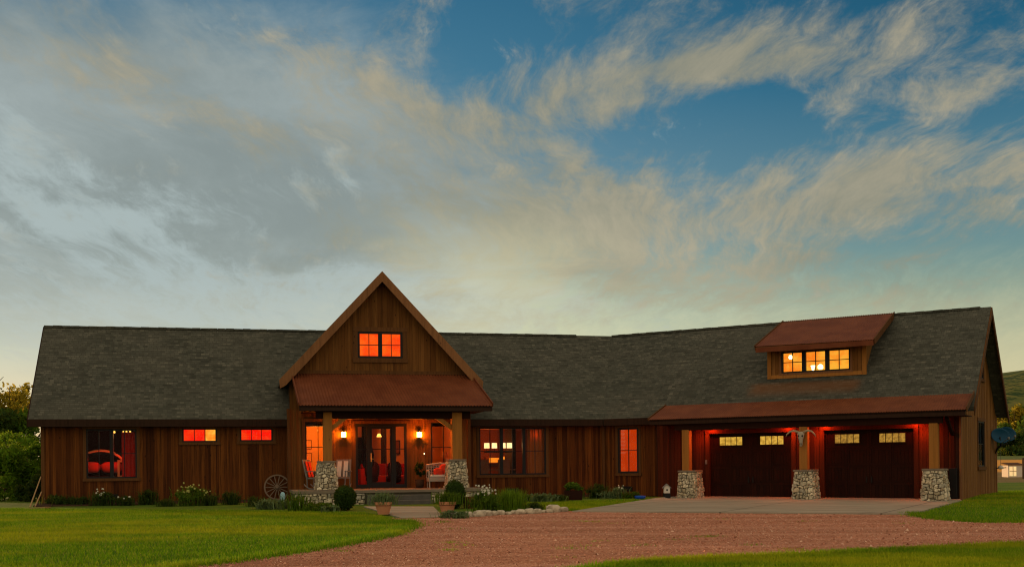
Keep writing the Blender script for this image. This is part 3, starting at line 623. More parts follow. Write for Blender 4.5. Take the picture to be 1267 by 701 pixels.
# --- garage doors
for gi, (x0, x1, z0, z1) in enumerate(gdoors):
    mb = MB(); mb.box(x0 + .01, x1 - .01, .14, .18, -.12, z1 - .005); w = (x1 - x0 - .02)
    lz0, lz1 = 1.80, 2.08; ax = x0 + .01
    for r in range(4):       # raised frames and planks, four rows
        a = -.06 + r * .565; b = a + .555
        for c in range(4):
            p = ax + w * c / 4; q = p + w / 4; mb.box(p + .004, p + .07, .115, .139, a, min(b, z1 - .01)); mb.box(q - .07, q - .004, .115, .139, a, min(b, z1 - .01))
            mb.box(p + .071, q - .071, .116, .139, a, a + .07); 
            if r < 3: mb.box(p + .071, q - .071, .116, .139, b - .07, b)
            nb = 5
            for h in range(nb if r < 3 else 0): u = p + .075 + (q - p - .15) * h / nb; mb.box(u, u + (q - p - .15) / nb - .008, .127, .139, a + .07, b - .07)
    d = mb.build('garage_door', MATS['doorwood'], house, FG)
    d['label'] = ['dark wooden garage door with yellow lit glass, beside the skull post', 'dark wooden garage door with yellow lit glass, nearest the house end'][gi]
    base = [(4.468, 5.304, 5.928, 6.761), (8.486, 9.30, 9.924, 10.756)][gi]
    for p, q in (base[:2], base[2:]):
        mb = MB(); m2 = MB(); n = 4
        for h in range(n): a = p + (q - p) * h / n; mb.box(a + .014, a + (q - p) / n - .014, .10, .12, lz0, lz1)
        m2.box(p - .03, q + .03, .107, .121, lz0 - .035, lz0 - .002); m2.box(p - .03, q + .03, .107, .121, lz1 + .002, lz1 + .035)
        for h in range(n + 1): a = p + (q - p) * h / n; m2.box(a - .012, a + .012, .1065, .1215, lz0 - .002, lz1 + .002)
        mb.build('pane', MATS['lit_yellow' if gi == 0 else 'lit_yellow_dim'], d, FG); m2.build('glazing_bar', MATS['doorwood'], d, FG)
    mb = MB(); mb.box((x0 + x1) / 2 - .10, (x0 + x1) / 2 - .06, .06, .10, .5, .7); mb.box((x0 + x1) / 2 + .06, (x0 + x1) / 2 + .10, .06, .10, .5, .7); mb.build_each('handle', MATS['black'], d, FG)
    mb = MB(); mb.box(x0 - .15, x0, -.03, .12, -.1, z1); mb.box(x1, x1 + .15, -.03, .12, -.1, z1); mb.box(x0 - .15, x1 + .15, -.035, .12, z1 + .002, z1 + .12); mb.build('door_trim', MATS['siding_lamp_red'], d, FG)

# --- stone piers and posts
def stonewall(mb, p00, p10, p01, p11, nrm, rows, size=.17, depth=.05):
    "irregular stones over a four sided face; p00-p10 bottom edge, p01-p11 top edge"
    p00, p10, p01, p11, nrm = map(Vector, (p00, p10, p01, p11, nrm)); hs = [random.uniform(.55, 1.5) for _ in range(rows)]; tot = sum(hs); v = 0
    w1, w2 = random.uniform(0, 6), random.uniform(0, 6)
    wav = lambda u, vv: 0 if vv < .03 or vv > .97 else .028 * math.sin(u * 9 + w1 + vv * 7) + .018 * math.sin(u * 23 + w2 + vv * 13)
    for r in range(rows):
        v1 = v + hs[r] / tot; L = (p10 - p00).length; us = [0]
        while us[-1] < 1: us.append(us[-1] + random.uniform(.5, 1.9) * size / L)
        us = [u / us[-1] for u in us]
        for a, b in zip(us, us[1:]):
            def P(u, vv): return (p00.lerp(p10, u)).lerp(p01.lerp(p11, u), vv)
            g = .006; ga = g / L; gv = g / max(.1, (p01 - p00).length); mid = P((a + b) / 2, (v + v1) / 2); c = []
            jj = lambda: random.uniform(-.02, .02) 
            for u, vv in ((a + ga, v + gv), ((a + b) / 2, v + gv * .5), (b - ga, v + gv), (b - ga * .5, (v + v1) / 2), (b - ga, v1 - gv), ((a + b) / 2, v1 - gv * .5), (a + ga, v1 - gv), (a + ga * .5, (v + v1) / 2)):
                q = P(u, vv); q = q.lerp(mid, random.uniform(0, .13)); q = q + (p01 - p00).normalized() * wav(u, vv); c.append(q)
            dpt = depth * random.uniform(.5, 1.2); o = len(mb.v); top = [q.lerp(mid, .22) + nrm * dpt * random.uniform(.8, 1.05) for q in c]; ctr = mid + nrm * dpt * 1.15
            mb.add([q - nrm * .03 for q in c] + [q + nrm * dpt * .55 for q in c] + top + [ctr], [(i, (i + 1) % 8, 8 + (i + 1) % 8, 8 + i) for i in range(8)] + [(8 + i, 8 + (i + 1) % 8, 16 + (i + 1) % 8, 16 + i) for i in range(8)] + [(16 + i, 16 + (i + 1) % 8, 24) for i in range(8)])
        v = v1
def pier(cx, cy, z0, z1, wb, wt, fr, label, px0=None, pw=.32, ptop=3.0, cap=.06):
    mb = MB(); px0 = cx if px0 is None else px0; mb.box(px0 - pw / 2, px0 + pw / 2, cy - pw / 2, cy + pw / 2, z1 + cap, ptop); p = mb.build('post', MATS['timber'], house, fr, bevel=.012); p['label'] = label
    mb = MB(); a, b = wb / 2, wt / 2; B_ = [(-a, -a), (a, -a), (a, a), (-a, a)]; T_ = [(-b, -b), (b, -b), (b, b), (-b, b)]
    mb.cur = 1; mb.hexa([(cx + x, cy + y, z0) for x, y in B_], [(cx + x, cy + y, z1) for x, y in T_]); mb.cur = 0
    for i in range(4):
        j = (i + 1) % 4; n = Vector(((B_[i][0] + B_[j][0]), (B_[i][1] + B_[j][1]), 0)).normalized(); e = 1.05
        stonewall(mb, (cx + B_[i][0] * e, cy + B_[i][1] * e, z0), (cx + B_[j][0] * e, cy + B_[j][1] * e, z0), (cx + T_[i][0] * e, cy + T_[i][1] * e, z1), (cx + T_[j][0] * e, cy + T_[j][1] * e, z1), n, 9, .145)
    mb.build('stone_base', [MATS['stone'], MATS['mortar']], p, fr)
    mb = MB(); mb.box(cx - b - .06, cx + b + .06, cy - b - .06, cy + b + .06, z1 + .002, z1 + cap, .006); mb.build('cap', MATS['capstone'], p, fr, bevel=.01); return p
KP = -1.80
p = pier(-10.27, KP, -.0 + .42, 1.32, .66, .47, FM, 'left porch post on its stone base', px0=-10.22, pw=.29)
mb = MB(); mb.bar((-10.1, KP, 2.45), (-9.45, KP, 2.95), .14, .16, up=(0, 1, 0)); mb.build('brace', MATS['timber'], p, FM)
p = pier(-5.88, KP, .42, 1.34, .66, .50, FM, 'right porch post on its stone base', px0=-5.86, pw=.34)
mb = MB(); mb.bar((-6.0, KP, 2.45), (-6.7, KP, 2.95), .14, .16, up=(0, 1, 0)); mb.build('brace', MATS['timber'], p, FM)
for cx, lab, px in ((3.83, 'post left of the garage doors', 3.68), (7.86, 'post between the garage doors behind the skull', 7.78), (11.87, 'post right of the garage doors', 11.82)):
    pier(cx, -1.0, -.12, .88, .68, .54, FG, lab, px0=px + .03, pw=.26, ptop=2.33)
mb = MB(); mb.bar((12.2, .0, 2.0), (12.2, -.9, 2.5), .09, .09); mb.build('brace', MATS['doorwood'], house, FG)

# --- porch floor, its stone skirt and steps
X0, X1, KF = -11.42, -4.95, -3.35
mb = MB(); mb.box(X0, X1, KF, GK - .06, .335, .42, .003); pf = mb.build('porch_floor', MATS['capstone'], house, FM)
mb = MB(); mb.cur = 1; mb.box(X0 + .06, X1 - .06, KF + .10, GK - .06, -.2, .333); mb.cur = 0
for a, b in ((X0 + .04, -9.15), (-7.0, X1 - .04)): stonewall(mb, (a, KF + .08, -.12), (b, KF + .08, -.12), (a, KF + .08, .33), (b, KF + .08, .33), (0, -1, 0), 4, .17, .06)
stonewall(mb, (X1 - .06, KF + .1, -.12), (X1 - .06, -.1, -.12), (X1 - .06, KF + .1, .33), (X1 - .06, -.1, .33), (1, 0, 0), 4, .17, .06)
mb.build('stone_skirt', [MATS['stone'], MATS['mortar']], pf, FM)
mb = MB(); mb.box(-9.1, -7.05, KF - .36, KF + .1, -.2, .26); mb.build('step', MATS['darkstone'], pf, FM, bevel=.015); mb = MB(); mb.box(-9.1, -7.05, KF - .72, KF - .362, -.2, .10); mb.build('step', MATS['darkstone'], pf, FM, bevel=.015)

# --- windows
window(FM, *wins_main[0], K, 2, (1, 1), post=.12, label='tall double window at the far left with a red curtain')
window(FM, *wins_main[1], K, 1, (2, 0), label='small high window, half yellow and half red'); window(FM, *wins_main[2], K, 1, (2, 0), label='small high window glowing plain red')
window(FM, *wins_main[3], K, 3, (1, 1), post=.12, label='wide triple window showing four lamp shades')
window(FM, *gwin, GK, 2, (1, 1), trim='trim', post=.14, fw=.07, tw=.16, label='orange double window in the gable'); window(FM, *pl, GK, 1, (1, 1), label='bright orange porch window with two pictures'); window(FM, *pr, GK, 1, (1, 1), label='porch window behind the loveseat')
window(FG, *gw6, K, 1, (1, 1), post=.1, fw=.07, label='dull orange window right of the shrubs')
# entrance door with side lights
x0, x1, z0, z1 = door; kf, kb = GK - .05, GK + .06
mb = MB()
for a, b in ((x0, x0 + .08), (x0 + .38, x0 + .50), (x1 - .50, x1 - .38), (x1 - .08, x1)): mb.box(a, b, kf, kb, z0, z1)
mb.box(x0 + .08, x1 - .08, kf + .003, kb, z1 - .09, z1)
for a, b in ((x0 + .08, x0 + .38), (x1 - .38, x1 - .08)): mb.box(a, b, kf + .003, kb, z0, z0 + .14); mb.box(a, b, kf + .015, kb - .01, 1.78, 1.81)
ed = mb.build('entrance_door', MATS['frame'], house, FM)
mb = MB(); a, b = x0 + .502, x1 - .502
mb.box(a, a + .07, kf + .012, kb, z0 + .01, z1 - .092); mb.box(b - .07, b, kf + .012, kb, z0 + .01, z1 - .092); mb.box(a + .07, b - .07, kf + .012, kb, z0 + .01, z0 + .22); mb.box(a + .07, b - .07, kf + .012, kb, z1 - .18, z1 - .092); mb.box(a + .07, b - .07, kf + .03, kb - .02, 1.78, 1.805); mb.box((a + b) / 2 + .16, (a + b) / 2 + .18, kf + .03, kb - .02, z0 + .22, z1 - .18)
mb.build('door_leaf', MATS['frame'], ed, FM)
mb = MB(); mb.box(a + .07, b - .07, GK - .004, GK + .004, z0 + .22, z1 - .18); mb.box(x0 + .08, x0 + .38, GK - .004, GK + .004, z0 + .14, z1 - .09); mb.box(x1 - .38, x1 - .08, GK - .004, GK + .004, z0 + .14, z1 - .09); mb.build_each('pane', MATS['glass'], ed, FM)
mb = MB(); mb.box(a + .02, a + .05, kf - .05, kf + .01, 1.35, 1.65); mb.tube([(a + .035, kf - .05, 1.45), (a + .035, kf - .09, 1.45), (a + .12, kf - .09, 1.45)], .012); mb.build('handle', MATS['brass'], ed, FM)
mb = MB(); mb.box(x0 - .11, x0 - .003, kf - .01, GK + .01, z0, z1 + .1); mb.box(x1 + .003, x1 + .11, kf - .01, GK + .01, z0, z1 + .1); mb.box(x0 - .003, x1 + .003, kf - .01, GK + .01, z1 + .003, z1 + .1); mb.build('trim', MATS['trim'], ed, FM)

# --- dormer
DK = 1.27; dw = [(6.36, 7.12), (7.18, 7.90), (7.96, 8.70)]
mb = MB(); dz = lambda k: HE + k * (HR - HE) / WD
siding(mb, 5.90, 9.20, 4.10, flat(5.28), DK, [(6.34, 8.72, 4.28, 5.02)])
for xx in (5.90, 9.12): mb.cur = 0; mb.prism([(xx, DK + .02, 4.1), (xx, DK + .02, 5.25), (xx, 3.3, 6.2), (xx, 3.3, 6.18)], (0, 0, 0), (.08, 0, 0))
dm = mb.build('dormer', WM('siding_gold'), house, FG)
mb = MB(); mb.box(5.84, 5.97, DK - .08, DK - .0, 4.10, 5.1); mb.box(9.12, 9.26, DK - .08, DK + .0, 4.10, 5.1); mb.box(5.98, 9.11, DK - .085, DK - .04, 4.10, 4.23); mb.build('trim', MATS['timber'], dm, FG)
DA, DB, DC, DD = (5.72, 3.42, 6.37), (9.66, 3.42, 6.37), (9.66, .62, 5.19), (5.62, .62, 5.22)
dr = corrugated('dormer_roof', DA, DB, DC, DD, dm, FG, .08, .008)
mb = under((DA[0] + .01, 3.40, 6.36), (DB[0] - .01, 3.40, 6.36), (DC[0] - .01, .64, 5.19), (DD[0] + .01, .64, 5.22), .13, .03); mb.build('roof_deck', MATS['rakewood'], dm, FG)
mb = MB(); mb.box(5.63, 9.65, .60, .636, 5.0, 5.165); mb.build('fascia', MATS['rust'], dm, FG)
mb = MB(); mb.bar(Vector(DB) + Vector((.02, 0, -.06)), Vector(DC) + Vector((.02, 0, -.06)), .03, .2); mb.bar(Vector(DA) + Vector((-.02, 0, -.06)), Vector(DD) + Vector((-.02, 0, -.06)), .03, .2); mb.build_each('rake_board', MATS['trim'], dm, FG)
window(FG, 6.34, 8.72, 4.28, 5.02, DK, 3, (1, 1), post=.14, fw=.05, tw=.07, trim='rakewood', label='dormer window of three lit sashes')

# --- crawl space vents
for fr, x, z in ((FM, -17.3, .25), (FM, -3.4, .25), (FG, .75, .28)):
    mb = MB(); mb.box(x - .22, x + .22, K - .07, K - .055, z - .09, z + .09)
    for i in range(5): mb.box(x - .2, x + .2, K - .078, K - .0705, z - .07 + i * .03, z - .055 + i * .03)
    mb.build('crawl_space_vent', MATS['black'], house, fr)

# ------------------------------------------------------------------ rooms behind the windows
def room(fr, x0, x1, k0, k1, z0, z1, m, fl='room_floor', open_side=()):
    mb = MB(); t = .05
    mb.box(x0, x1, k1, k1 + t, z0, z1); mb.box(x0 - t, x0, k0, k1 + t, z0, z1); mb.box(x1, x1 + t, k0, k1 + t, z0, z1); mb.box(x0 - t, x1 + t, k0, k1 + t, z1, z1 + t)
    w = mb.build('interior_wall', MATS[m], house, fr); mb = MB(); mb.box(x0 - t, x1 + t, k0, k1 + t, z0 - t, z0 - .001); mb.build('interior_floor', MATS[fl], house, fr)
WARM = (1, .36, .10)
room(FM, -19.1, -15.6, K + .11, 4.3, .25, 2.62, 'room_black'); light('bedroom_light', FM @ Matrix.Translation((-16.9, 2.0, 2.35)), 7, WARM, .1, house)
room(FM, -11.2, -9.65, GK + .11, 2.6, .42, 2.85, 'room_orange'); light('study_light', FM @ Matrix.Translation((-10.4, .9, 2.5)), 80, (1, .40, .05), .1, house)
room(FM, -9.55, -5.2, GK + .11, 5.2, .42, 2.9, 'room_orange'); light('hall_red_fill', FM @ Matrix.Translation((-8.3, 2.2, 1.25)), 5, (1, .05, .01), .06, house); light('hall_light', FM @ Matrix.Translation((-7.2, 3.6, 2.6)), 26, (1, .27, .04), .1, house); light('hall_light', FM @ Matrix.Translation((-6.0, 2.2, 2.5)), 16, (1, .26, .035), .1, house)  # first light has no fixture, added to redden the lower hall
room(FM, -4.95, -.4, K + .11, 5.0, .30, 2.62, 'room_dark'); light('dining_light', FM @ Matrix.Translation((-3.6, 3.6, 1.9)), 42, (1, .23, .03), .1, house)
# lit blinds close behind the small windows
def blind(fr, x0, x1, z0, z1, k, m, label):
    mb = MB(); n = max(2, int((z1 - z0) / .05))
    for i in range(n): a = z0 + (z1 - z0) * i / n; mb.hexa([(x0, k, a), (x1, k, a), (x1, k + .02, a), (x0, k + .02, a)], [(x0, k + .006, a + (z1 - z0) / n - .002), (x1, k + .006, a + (z1 - z0) / n - .002), (x1, k + .026, a + (z1 - z0) / n - .002), (x0, k + .026, a + (z1 - z0) / n - .002)])
    return tag(mb.build('window_blind', MATS[m], fr=fr), label, 'blind')
blind(FM, -15.0, -14.22, 2.05, 2.58, K + .14, 'lit_red', 'red glowing blind in the left small high window'); blind(FM, -14.21, -13.8, 2.05, 2.58, K + .14, 'lit_warm', 'pale yellow glowing blind beside the red one in the small high window')
blind(FM, -13.07, -11.93, 2.05, 2.58, K + .14, 'lit_red', 'red glowing blind filling the small high window nearest the porch')
blind(FM, -9.02, -7.45, 4.95, 5.93, GK + .15, 'lit_redorange', 'orange red glowing blind in the gable window'); blind(FG, .38, 1.26, .83, 2.54, K + .14, 'lit_orange_dim', 'dull orange glowing blind in the window right of the shrubs')
blind(FG, 6.3, 8.75, 4.25, 5.05, DK + .16, 'lit_amber', 'amber glowing blind across the dormer window')
def curtain(fr, x0, x1, z0, z1, k, m, label):
    mb = MB(); n = int((x1 - x0) / .02); vs = []
    for i in range(n + 1):
        x = x0 + (x1 - x0) * i / n; y = k + .03 * math.sin(i * .9) + .012 * math.sin(i * 2.3)
        vs += [(x, y, z0), (x, y, z1), (x, y + .012, z0), (x, y + .012, z1)]
    fs = []
    for i in range(n): a = 4 * i; b = a + 4; fs += [(a, b, b + 1, a + 1), (a + 2, a + 3, b + 3, b + 2)]
    mb.add(vs, fs); return tag(mb.build('curtain', MATS[m], fr=fr, smooth=True), label, 'curtain')
curtain(FM, -16.98, -16.45, .82, 2.44, K + .35, 'curtain_red', 'red curtain at the right side of the far left window')
curtain(FM, -2.75, -2.10, .80, 2.5, K + .25, 'curtain_orange', 'orange brown curtain at the right side of the triple window')
light('curtain_red_fill', FM @ Matrix.Translation((-16.80, K + .75, 1.9)), 13, (1, .035, .008), .08, house); light('pillow_red_fill', FM @ Matrix.Translation((-17.7, 1.15, 1.5)), 3.5, (1, .08, .02), .06, house); light('dining_glow', FM @ Matrix.Translation((-2.45, K + .13, 2.3)), 1.0, (1, .20, .02), .05, house)  # first two are added red lights without fixtures, for curtain and pillows
# bed with rounded headboard
bd = empty('bed', FM @ Matrix.Translation((-17.75, 1.5, .25)), 'bed with curved headboard and red pillows behind the far left window', 'bed')
mb = MB(); arc = [(-17.75 + .85 * math.cos(a), 1.45, 1.15 + .68 * math.sin(a)) for a in [math.pi * i / 16 for i in range(17)]]; mb.tube(arc, .04); mb.build('headboard', MATS['room_orange'], bd, FM)
mb = MB(); mb.box(-18.6, -16.95, 1.5, 3.3, .5, .95); mb.build('mattress', MATS['darkcloth'], bd, FM, bevel=.04)
for x in (-18.1, -17.4): mb = MB(); mb.blob((x, 1.62, 1.25), .36, .12, .20, .05); mb.build('pillow', MATS['red_cloth'], bd, FM, smooth=True)
mb = MB()
for x in (-17.18, -16.9): mb.box(x, x + .07, 1.3, 1.37, .25, 1.5)
mb.box(-17.1, -16.91, 1.31, 1.36, 1.42, 1.49); mb.box(-17.1, -16.91, 1.31, 1.36, .9, .96); tag(mb.build('chair_frame', MATS['room_orange'], fr=FM), 'light wooden chair frame beside the red curtain', 'chair')
ch = empty('chandelier', FM @ Matrix.Translation((-17.0, 1.6, 2.6)), 'small chandelier glowing at the top of the far left window', 'chandelier')
mb = MB(); mb.tube([(-17.0, 1.6, 2.6), (-17.0, 1.6, 2.42)], .012); mb.box(-17.3, -16.75, 1.59, 1.61, 2.415, 2.43); mb.build('stem', MATS['black'], ch, FM)
for x in (-17.3, -17.0, -16.9, -16.78): mb = MB(); mb.lathe((x, 1.6, 2.43), [(.015, 0), (.035, .02), (.03, .06), (.01, .08)], 8); mb.build('bulb', MATS['bulb_amber'], ch, FM, smooth=True)
# dining room: bar pendant with four square shades, table, chairs, fireplace
pd = empty('pendant_lamp', FM @ Matrix.Translation((-4.0, 1.6, 2.6)), 'bar pendant with four glowing square shades in the triple window', 'lamp')
zc = 1.93; fx = lambda px, k: (FM.inverted() @ plane(px, 550, C0 + n1 * k, n1)).x; xs4 = [fx(p_, 1.8) for p_ in (602.3, 611.7, 622.3, 630.3)]
mb = MB(); mb.box(xs4[0] - .1, xs4[3] + .1, 1.79, 1.81, zc - .26, zc - .22); mb.tube([(xs4[1] + .15, 1.8, zc - .22), (xs4[1] + .15, 1.8, 2.61)], .01)
for x in xs4: mb.tube([(x, 1.8, zc - .23), (x, 1.8, zc - .1)], .01)
mb.build('rod', MATS['black'], pd, FM)
for x in xs4: mb = MB(); mb.lathe((x, 1.8, zc - .10), [(.105, 0), (.10, .19), (.095, .20)], 14); mb.build('lamp_shade', MATS['shade'], pd, FM)
dt = empty('dining_table', FM @ Matrix.Translation((-3.9, 1.9, .3)), 'dark dining table under the four lamp shades', 'table'); mb = MB(); mb.box(-4.8, -3.0, 1.5, 2.4, 1.0, 1.05); mb.build('tabletop', MATS['room_floor'], dt, FM)
for x in (-4.7, -3.15):
    for y in (1.6, 2.3): mb = MB(); mb.box(x, x + .07, y - .035, y + .035, .3, .999); mb.build('leg', MATS['room_floor'], dt, FM)
for i, x in enumerate((-4.35, -3.55)):
    c = empty('dining_chair', FM @ Matrix.Translation((x, 1.2, .3)), ['high backed dining chair behind the left sash of the triple window', 'high backed dining chair behind the middle of the triple window'][i], 'chair', 'dining chairs seen through the triple window')
    mb = MB(); mb.box(x - .22, x + .22, 1.05, 1.09, .75, 1.4); mb.build('backrest', MATS['room_dark'], c, FM); mb = MB(); mb.box(x - .22, x + .22, 1.1, 1.48, .72, .78); mb.build('seat', MATS['room_dark'], c, FM)
    for a in (-.2, .17):
        for b in (1.08, 1.42): mb = MB(); mb.box(x + a, x + a + .035, b, b + .035, .3, .719); mb.build('leg', MATS['room_dark'], c, FM)
for x, z, w, h, l in ((fx(611, 4.7), 1.40, .20, .13, 'left small lit cabinet glowing under the lamp shades'), (fx(624, 4.7), 1.40, .11, .20, 'narrow lit cabinet glowing right of centre in the triple window')):
    c = empty('display_cabinet', FM @ Matrix.Translation((x, 4.9, z)), l, 'cabinet'); mb = MB(); mb.box(x - w * 1.7, x + w * 1.7, 4.7, 4.95, z - h, z + h); mb.build('case', MATS['room_dark'], c, FM); mb = MB(); mb.box(x - w, x + w, 4.67, 4.695, z - h * .7, z + h * .7); mb.build('lit_panel', MATS['lit_amber'], c, FM)
mb = MB(); mb.box(-2.98, -2.86, 2.0, 3.4, .3, 2.6); mb.build('partition', MATS['darkwood'], house, FM)
# study: two framed pictures
for i, z in enumerate((1.55, 2.02)):
    pc = empty('framed_picture', FM @ Matrix.Translation((-10.65, 2.55, z)), ['lower small framed picture on the orange wall', 'upper small framed picture on the orange wall'][i], 'picture', 'framed pictures behind the left porch window')
    mb = MB(); a, b = -10.86, -10.48; mb.box(a, a + .03, 2.55, 2.59, z - .17, z + .17); mb.box(b - .03, b, 2.55, 2.59, z - .17, z + .17); mb.box(a + .03, b - .03, 2.55, 2.59, z + .14, z + .17); mb.box(a + .03, b - .03, 2.55, 2.59, z - .17, z - .14); mb.build('frame', MATS['room_floor'], pc, FM)
    mb = MB(); mb.box(a + .03, b - .03, 2.575, 2.59, z - .14, z + .14); mb.box(-10.72, -10.62, 2.565, 2.574, z - .03, z + .03); mb.build('print', MATS['room_orange'], pc, FM)
# hall: sofa, armchair, tall plant, rail
sf = empty('sofa', FM @ Matrix.Translation((-7.6, 3.0, .42)), 'dark red sofa seen through the entrance door', 'sofa')
mb = MB(); mb.box(-8.6, -6.9, 2.7, 3.5, .5, .85); mb.build('seat', MATS['red_cloth'], sf, FM, bevel=.05); mb = MB(); mb.box(-8.6, -6.9, 3.3, 3.55, .86, 1.3); mb.build('backrest', MATS['curtain_red'], sf, FM, bevel=.05)
for x in (-8.7, -6.98): mb = MB(); mb.box(x, x + .16, 2.65, 3.5, .45, 1.1); mb.build('armrest', MATS['red_cloth'], sf, FM, bevel=.04)
for i, (x, y) in enumerate(((-8.25, 2.9), (-7.45, 2.6), (-9.1, 2.6))):
    a = empty('armchair', FM @ Matrix.Translation((x, y, .42)), ['dark armchair behind the middle of the glass door', 'dark armchair behind the right side light of the door', 'dark armchair behind the left side light of the door'][i], 'armchair', 'dark armchairs in the hall')
    mb = MB(); mb.blob((x, y, .72), .30, .28, .16, .03, 10, 7); mb.build('seat', MATS['darkcloth'], a, FM, smooth=True); mb = MB(); mb.blob((x, y - .22, 1.05), .28, .09, .34, .03, 10, 7); mb.build('backrest', MATS['darkcloth'], a, FM, smooth=True)
    mb = MB(); mb.tube([(x, y, .42), (x, y, .6)], .06); mb.build('base', MATS['black'], a, FM)
mb = MB(); mb.box(-8.55, -8.1, 4.9, 5.15, .42, 2.35); mb.box(-7.7, -7.5, 4.3, 4.5, .42, 2.85); tag(mb.build('partition', MATS['darkwood'], house, FM))
mb = MB(); mb.box(-8.62, -8.05, 4.5, 4.88, .42, 1.7); tag(mb.build('stove', MATS['black'], fr=FM, bevel=.03), 'black stove against the hall wall behind the glass door', 'stove')
mb = MB(); mb.tube([(-8.33, 4.7, 1.7), (-8.33, 4.7, 2.9)], .09, 12); tag(mb.build('stove_pipe', MATS['black'], fr=FM), 'black flue pipe rising from the hall stove', 'pipe')
tl = empty('table_lamp', FM @ Matrix.Translation((-5.55, 2.3, .42)), 'table lamp behind the right porch window', 'lamp'); mb = MB(); mb.lathe((-5.55, 2.3, 1.2), [(.08, 0), (.03, .05), (.05, .2), (.01, .3)], 12); mb.build('base', MATS['brass'], tl, FM); mb = MB(); mb.lathe((-5.55, 2.3, 1.52), [(.15, 0), (.09, .2)], 14); mb.build('lamp_shade', MATS['room_orange'], tl, FM)
mb = MB(); mb.box(-6.2, -5.3, 2.1, 2.5, 1.15, 1.199); mb.box(-6.15, -5.35, 2.15, 2.45, .42, 1.149); tag(mb.build('sideboard', MATS['darkwood'], fr=FM), 'dark sideboard behind the right porch window', 'cabinet')
# pictures, shelf and coat rack in the hall
for i, (x, z, w, h) in enumerate(((-9.15, 1.9, .16, .22), (-7.05, 1.95, .2, .28), (-6.45, 2.0, .15, .2))):
    pc = empty('framed_picture', FM @ Matrix.Translation((x, 5.15, z)), ['dark framed picture on the hall wall behind the left side light', 'large dark framed picture on the hall wall behind the right side light', 'small dark framed picture behind the right porch window'][i], 'picture', 'framed pictures in the hall')
    mb = MB(); mb.box(x - w, x + w, 5.12, 5.16, z - h, z - h + .04); mb.box(x - w, x + w, 5.12, 5.16, z + h - .04, z + h); mb.box(x - w, x - w + .04, 5.12, 5.16, z - h + .041, z + h - .041); mb.box(x + w - .04, x + w, 5.12, 5.16, z - h + .041, z + h - .041); mb.build('frame', MATS['black'], pc, FM)
    mb = MB(); mb.box(x - w + .041, x + w - .041, 5.135, 5.155, z - h + .041, z + h - .041); mb.build('print', MATS['room_dark'], pc, FM)
bs = empty('bookshelf', FM @ Matrix.Translation((-6.3, 3.6, .42)), 'dark bookshelf full of books behind the right porch window', 'bookshelf'); mb = MB()
for z in (.45, .85, 1.25, 1.65): mb.box(-6.7, -5.9, 3.5, 3.78, z, z + .03)
mb.box(-6.74, -6.701, 3.5, 3.78, .42, 1.7); mb.box(-5.899, -5.86, 3.5, 3.78, .42, 1.7); mb.box(-6.74, -5.86, 3.781, 3.8, .42, 1.7); mb.build('case', MATS['darkwood'], bs, FM)
for z in (.48, .88, 1.28):
    mb = MB(); x = -6.68
    while x < -5.98: w = random.uniform(.025, .06); mb.box(x, x + w - .003, 3.52, 3.74, z + .002, z + random.uniform(.2, .33)); x += w
    mb.build('book_row', MATS[random.choice(('red_cloth', 'room_dark', 'trim'))], bs, FM)
hp = empty('pendant_lamp', FM @ Matrix.Translation((-7.95, 2.9, 2.9)), 'small pendant lamp glowing in the hall behind the glass door', 'lamp')
mb = MB(); mb.tube([(-7.95, 2.9, 2.9), (-7.95, 2.9, 2.42)], .01); mb.build('cord', MATS['black'], hp, FM); mb = MB(); mb.lathe((-7.95, 2.9, 2.30), [(.10, 0), (.05, .12), (.02, .13)], 14); mb.build('lamp_shade', MATS['bulb_amber'], hp, FM)
cr = empty('coat_rack', FM @ Matrix.Translation((-8.55, 1.3, .42)), 'dark coat stand with hanging coats behind the left side light of the door', 'coat rack'); mb = MB(); mb.tube([(-8.55, 1.3, .42), (-8.55, 1.3, 2.1)], .025); mb.build('pole', MATS['black'], cr, FM)
mb = MB(); mb.blob((-8.62, 1.3, 1.55), .14, .12, .42, .12, 10, 7); mb.blob((-8.45, 1.34, 1.5), .12, .1, .38, .12, 10, 7); tag(mb.build('coat', MATS['darkcloth'], fr=FM, smooth=True), 'dark coats hanging together on the coat stand', 'coat')
# dormer lamps
dl = empty('table_lamp', FG @ Matrix.Translation((7.55, DK + .10, 4.3)), 'lamp with white shade glowing low in the middle dormer sash', 'lamp')
mb = MB(); mb.lathe((7.66, DK + .105, 4.36), [(.06, 0), (.10, .05), (.09, .14), (.03, .18)], 12); mb.build('lamp_shade', MATS['lit_hot'], dl, FG, smooth=True); mb = MB(); mb.lathe((7.40, DK + .105, 4.33), [(.03, 0), (.08, .18)], 12); mb.build('lamp_shade', MATS['lit_hot'], dl, FG, smooth=True)
mb = MB(); mb.blob((6.62, DK + .10, 4.84), .07, .03, .07, .02, 10, 7); tag(mb.build('ceiling_bulb', MATS['lamp'], fr=FG, smooth=True), 'round bulb glowing in the top of the left dormer sash', 'bulb')

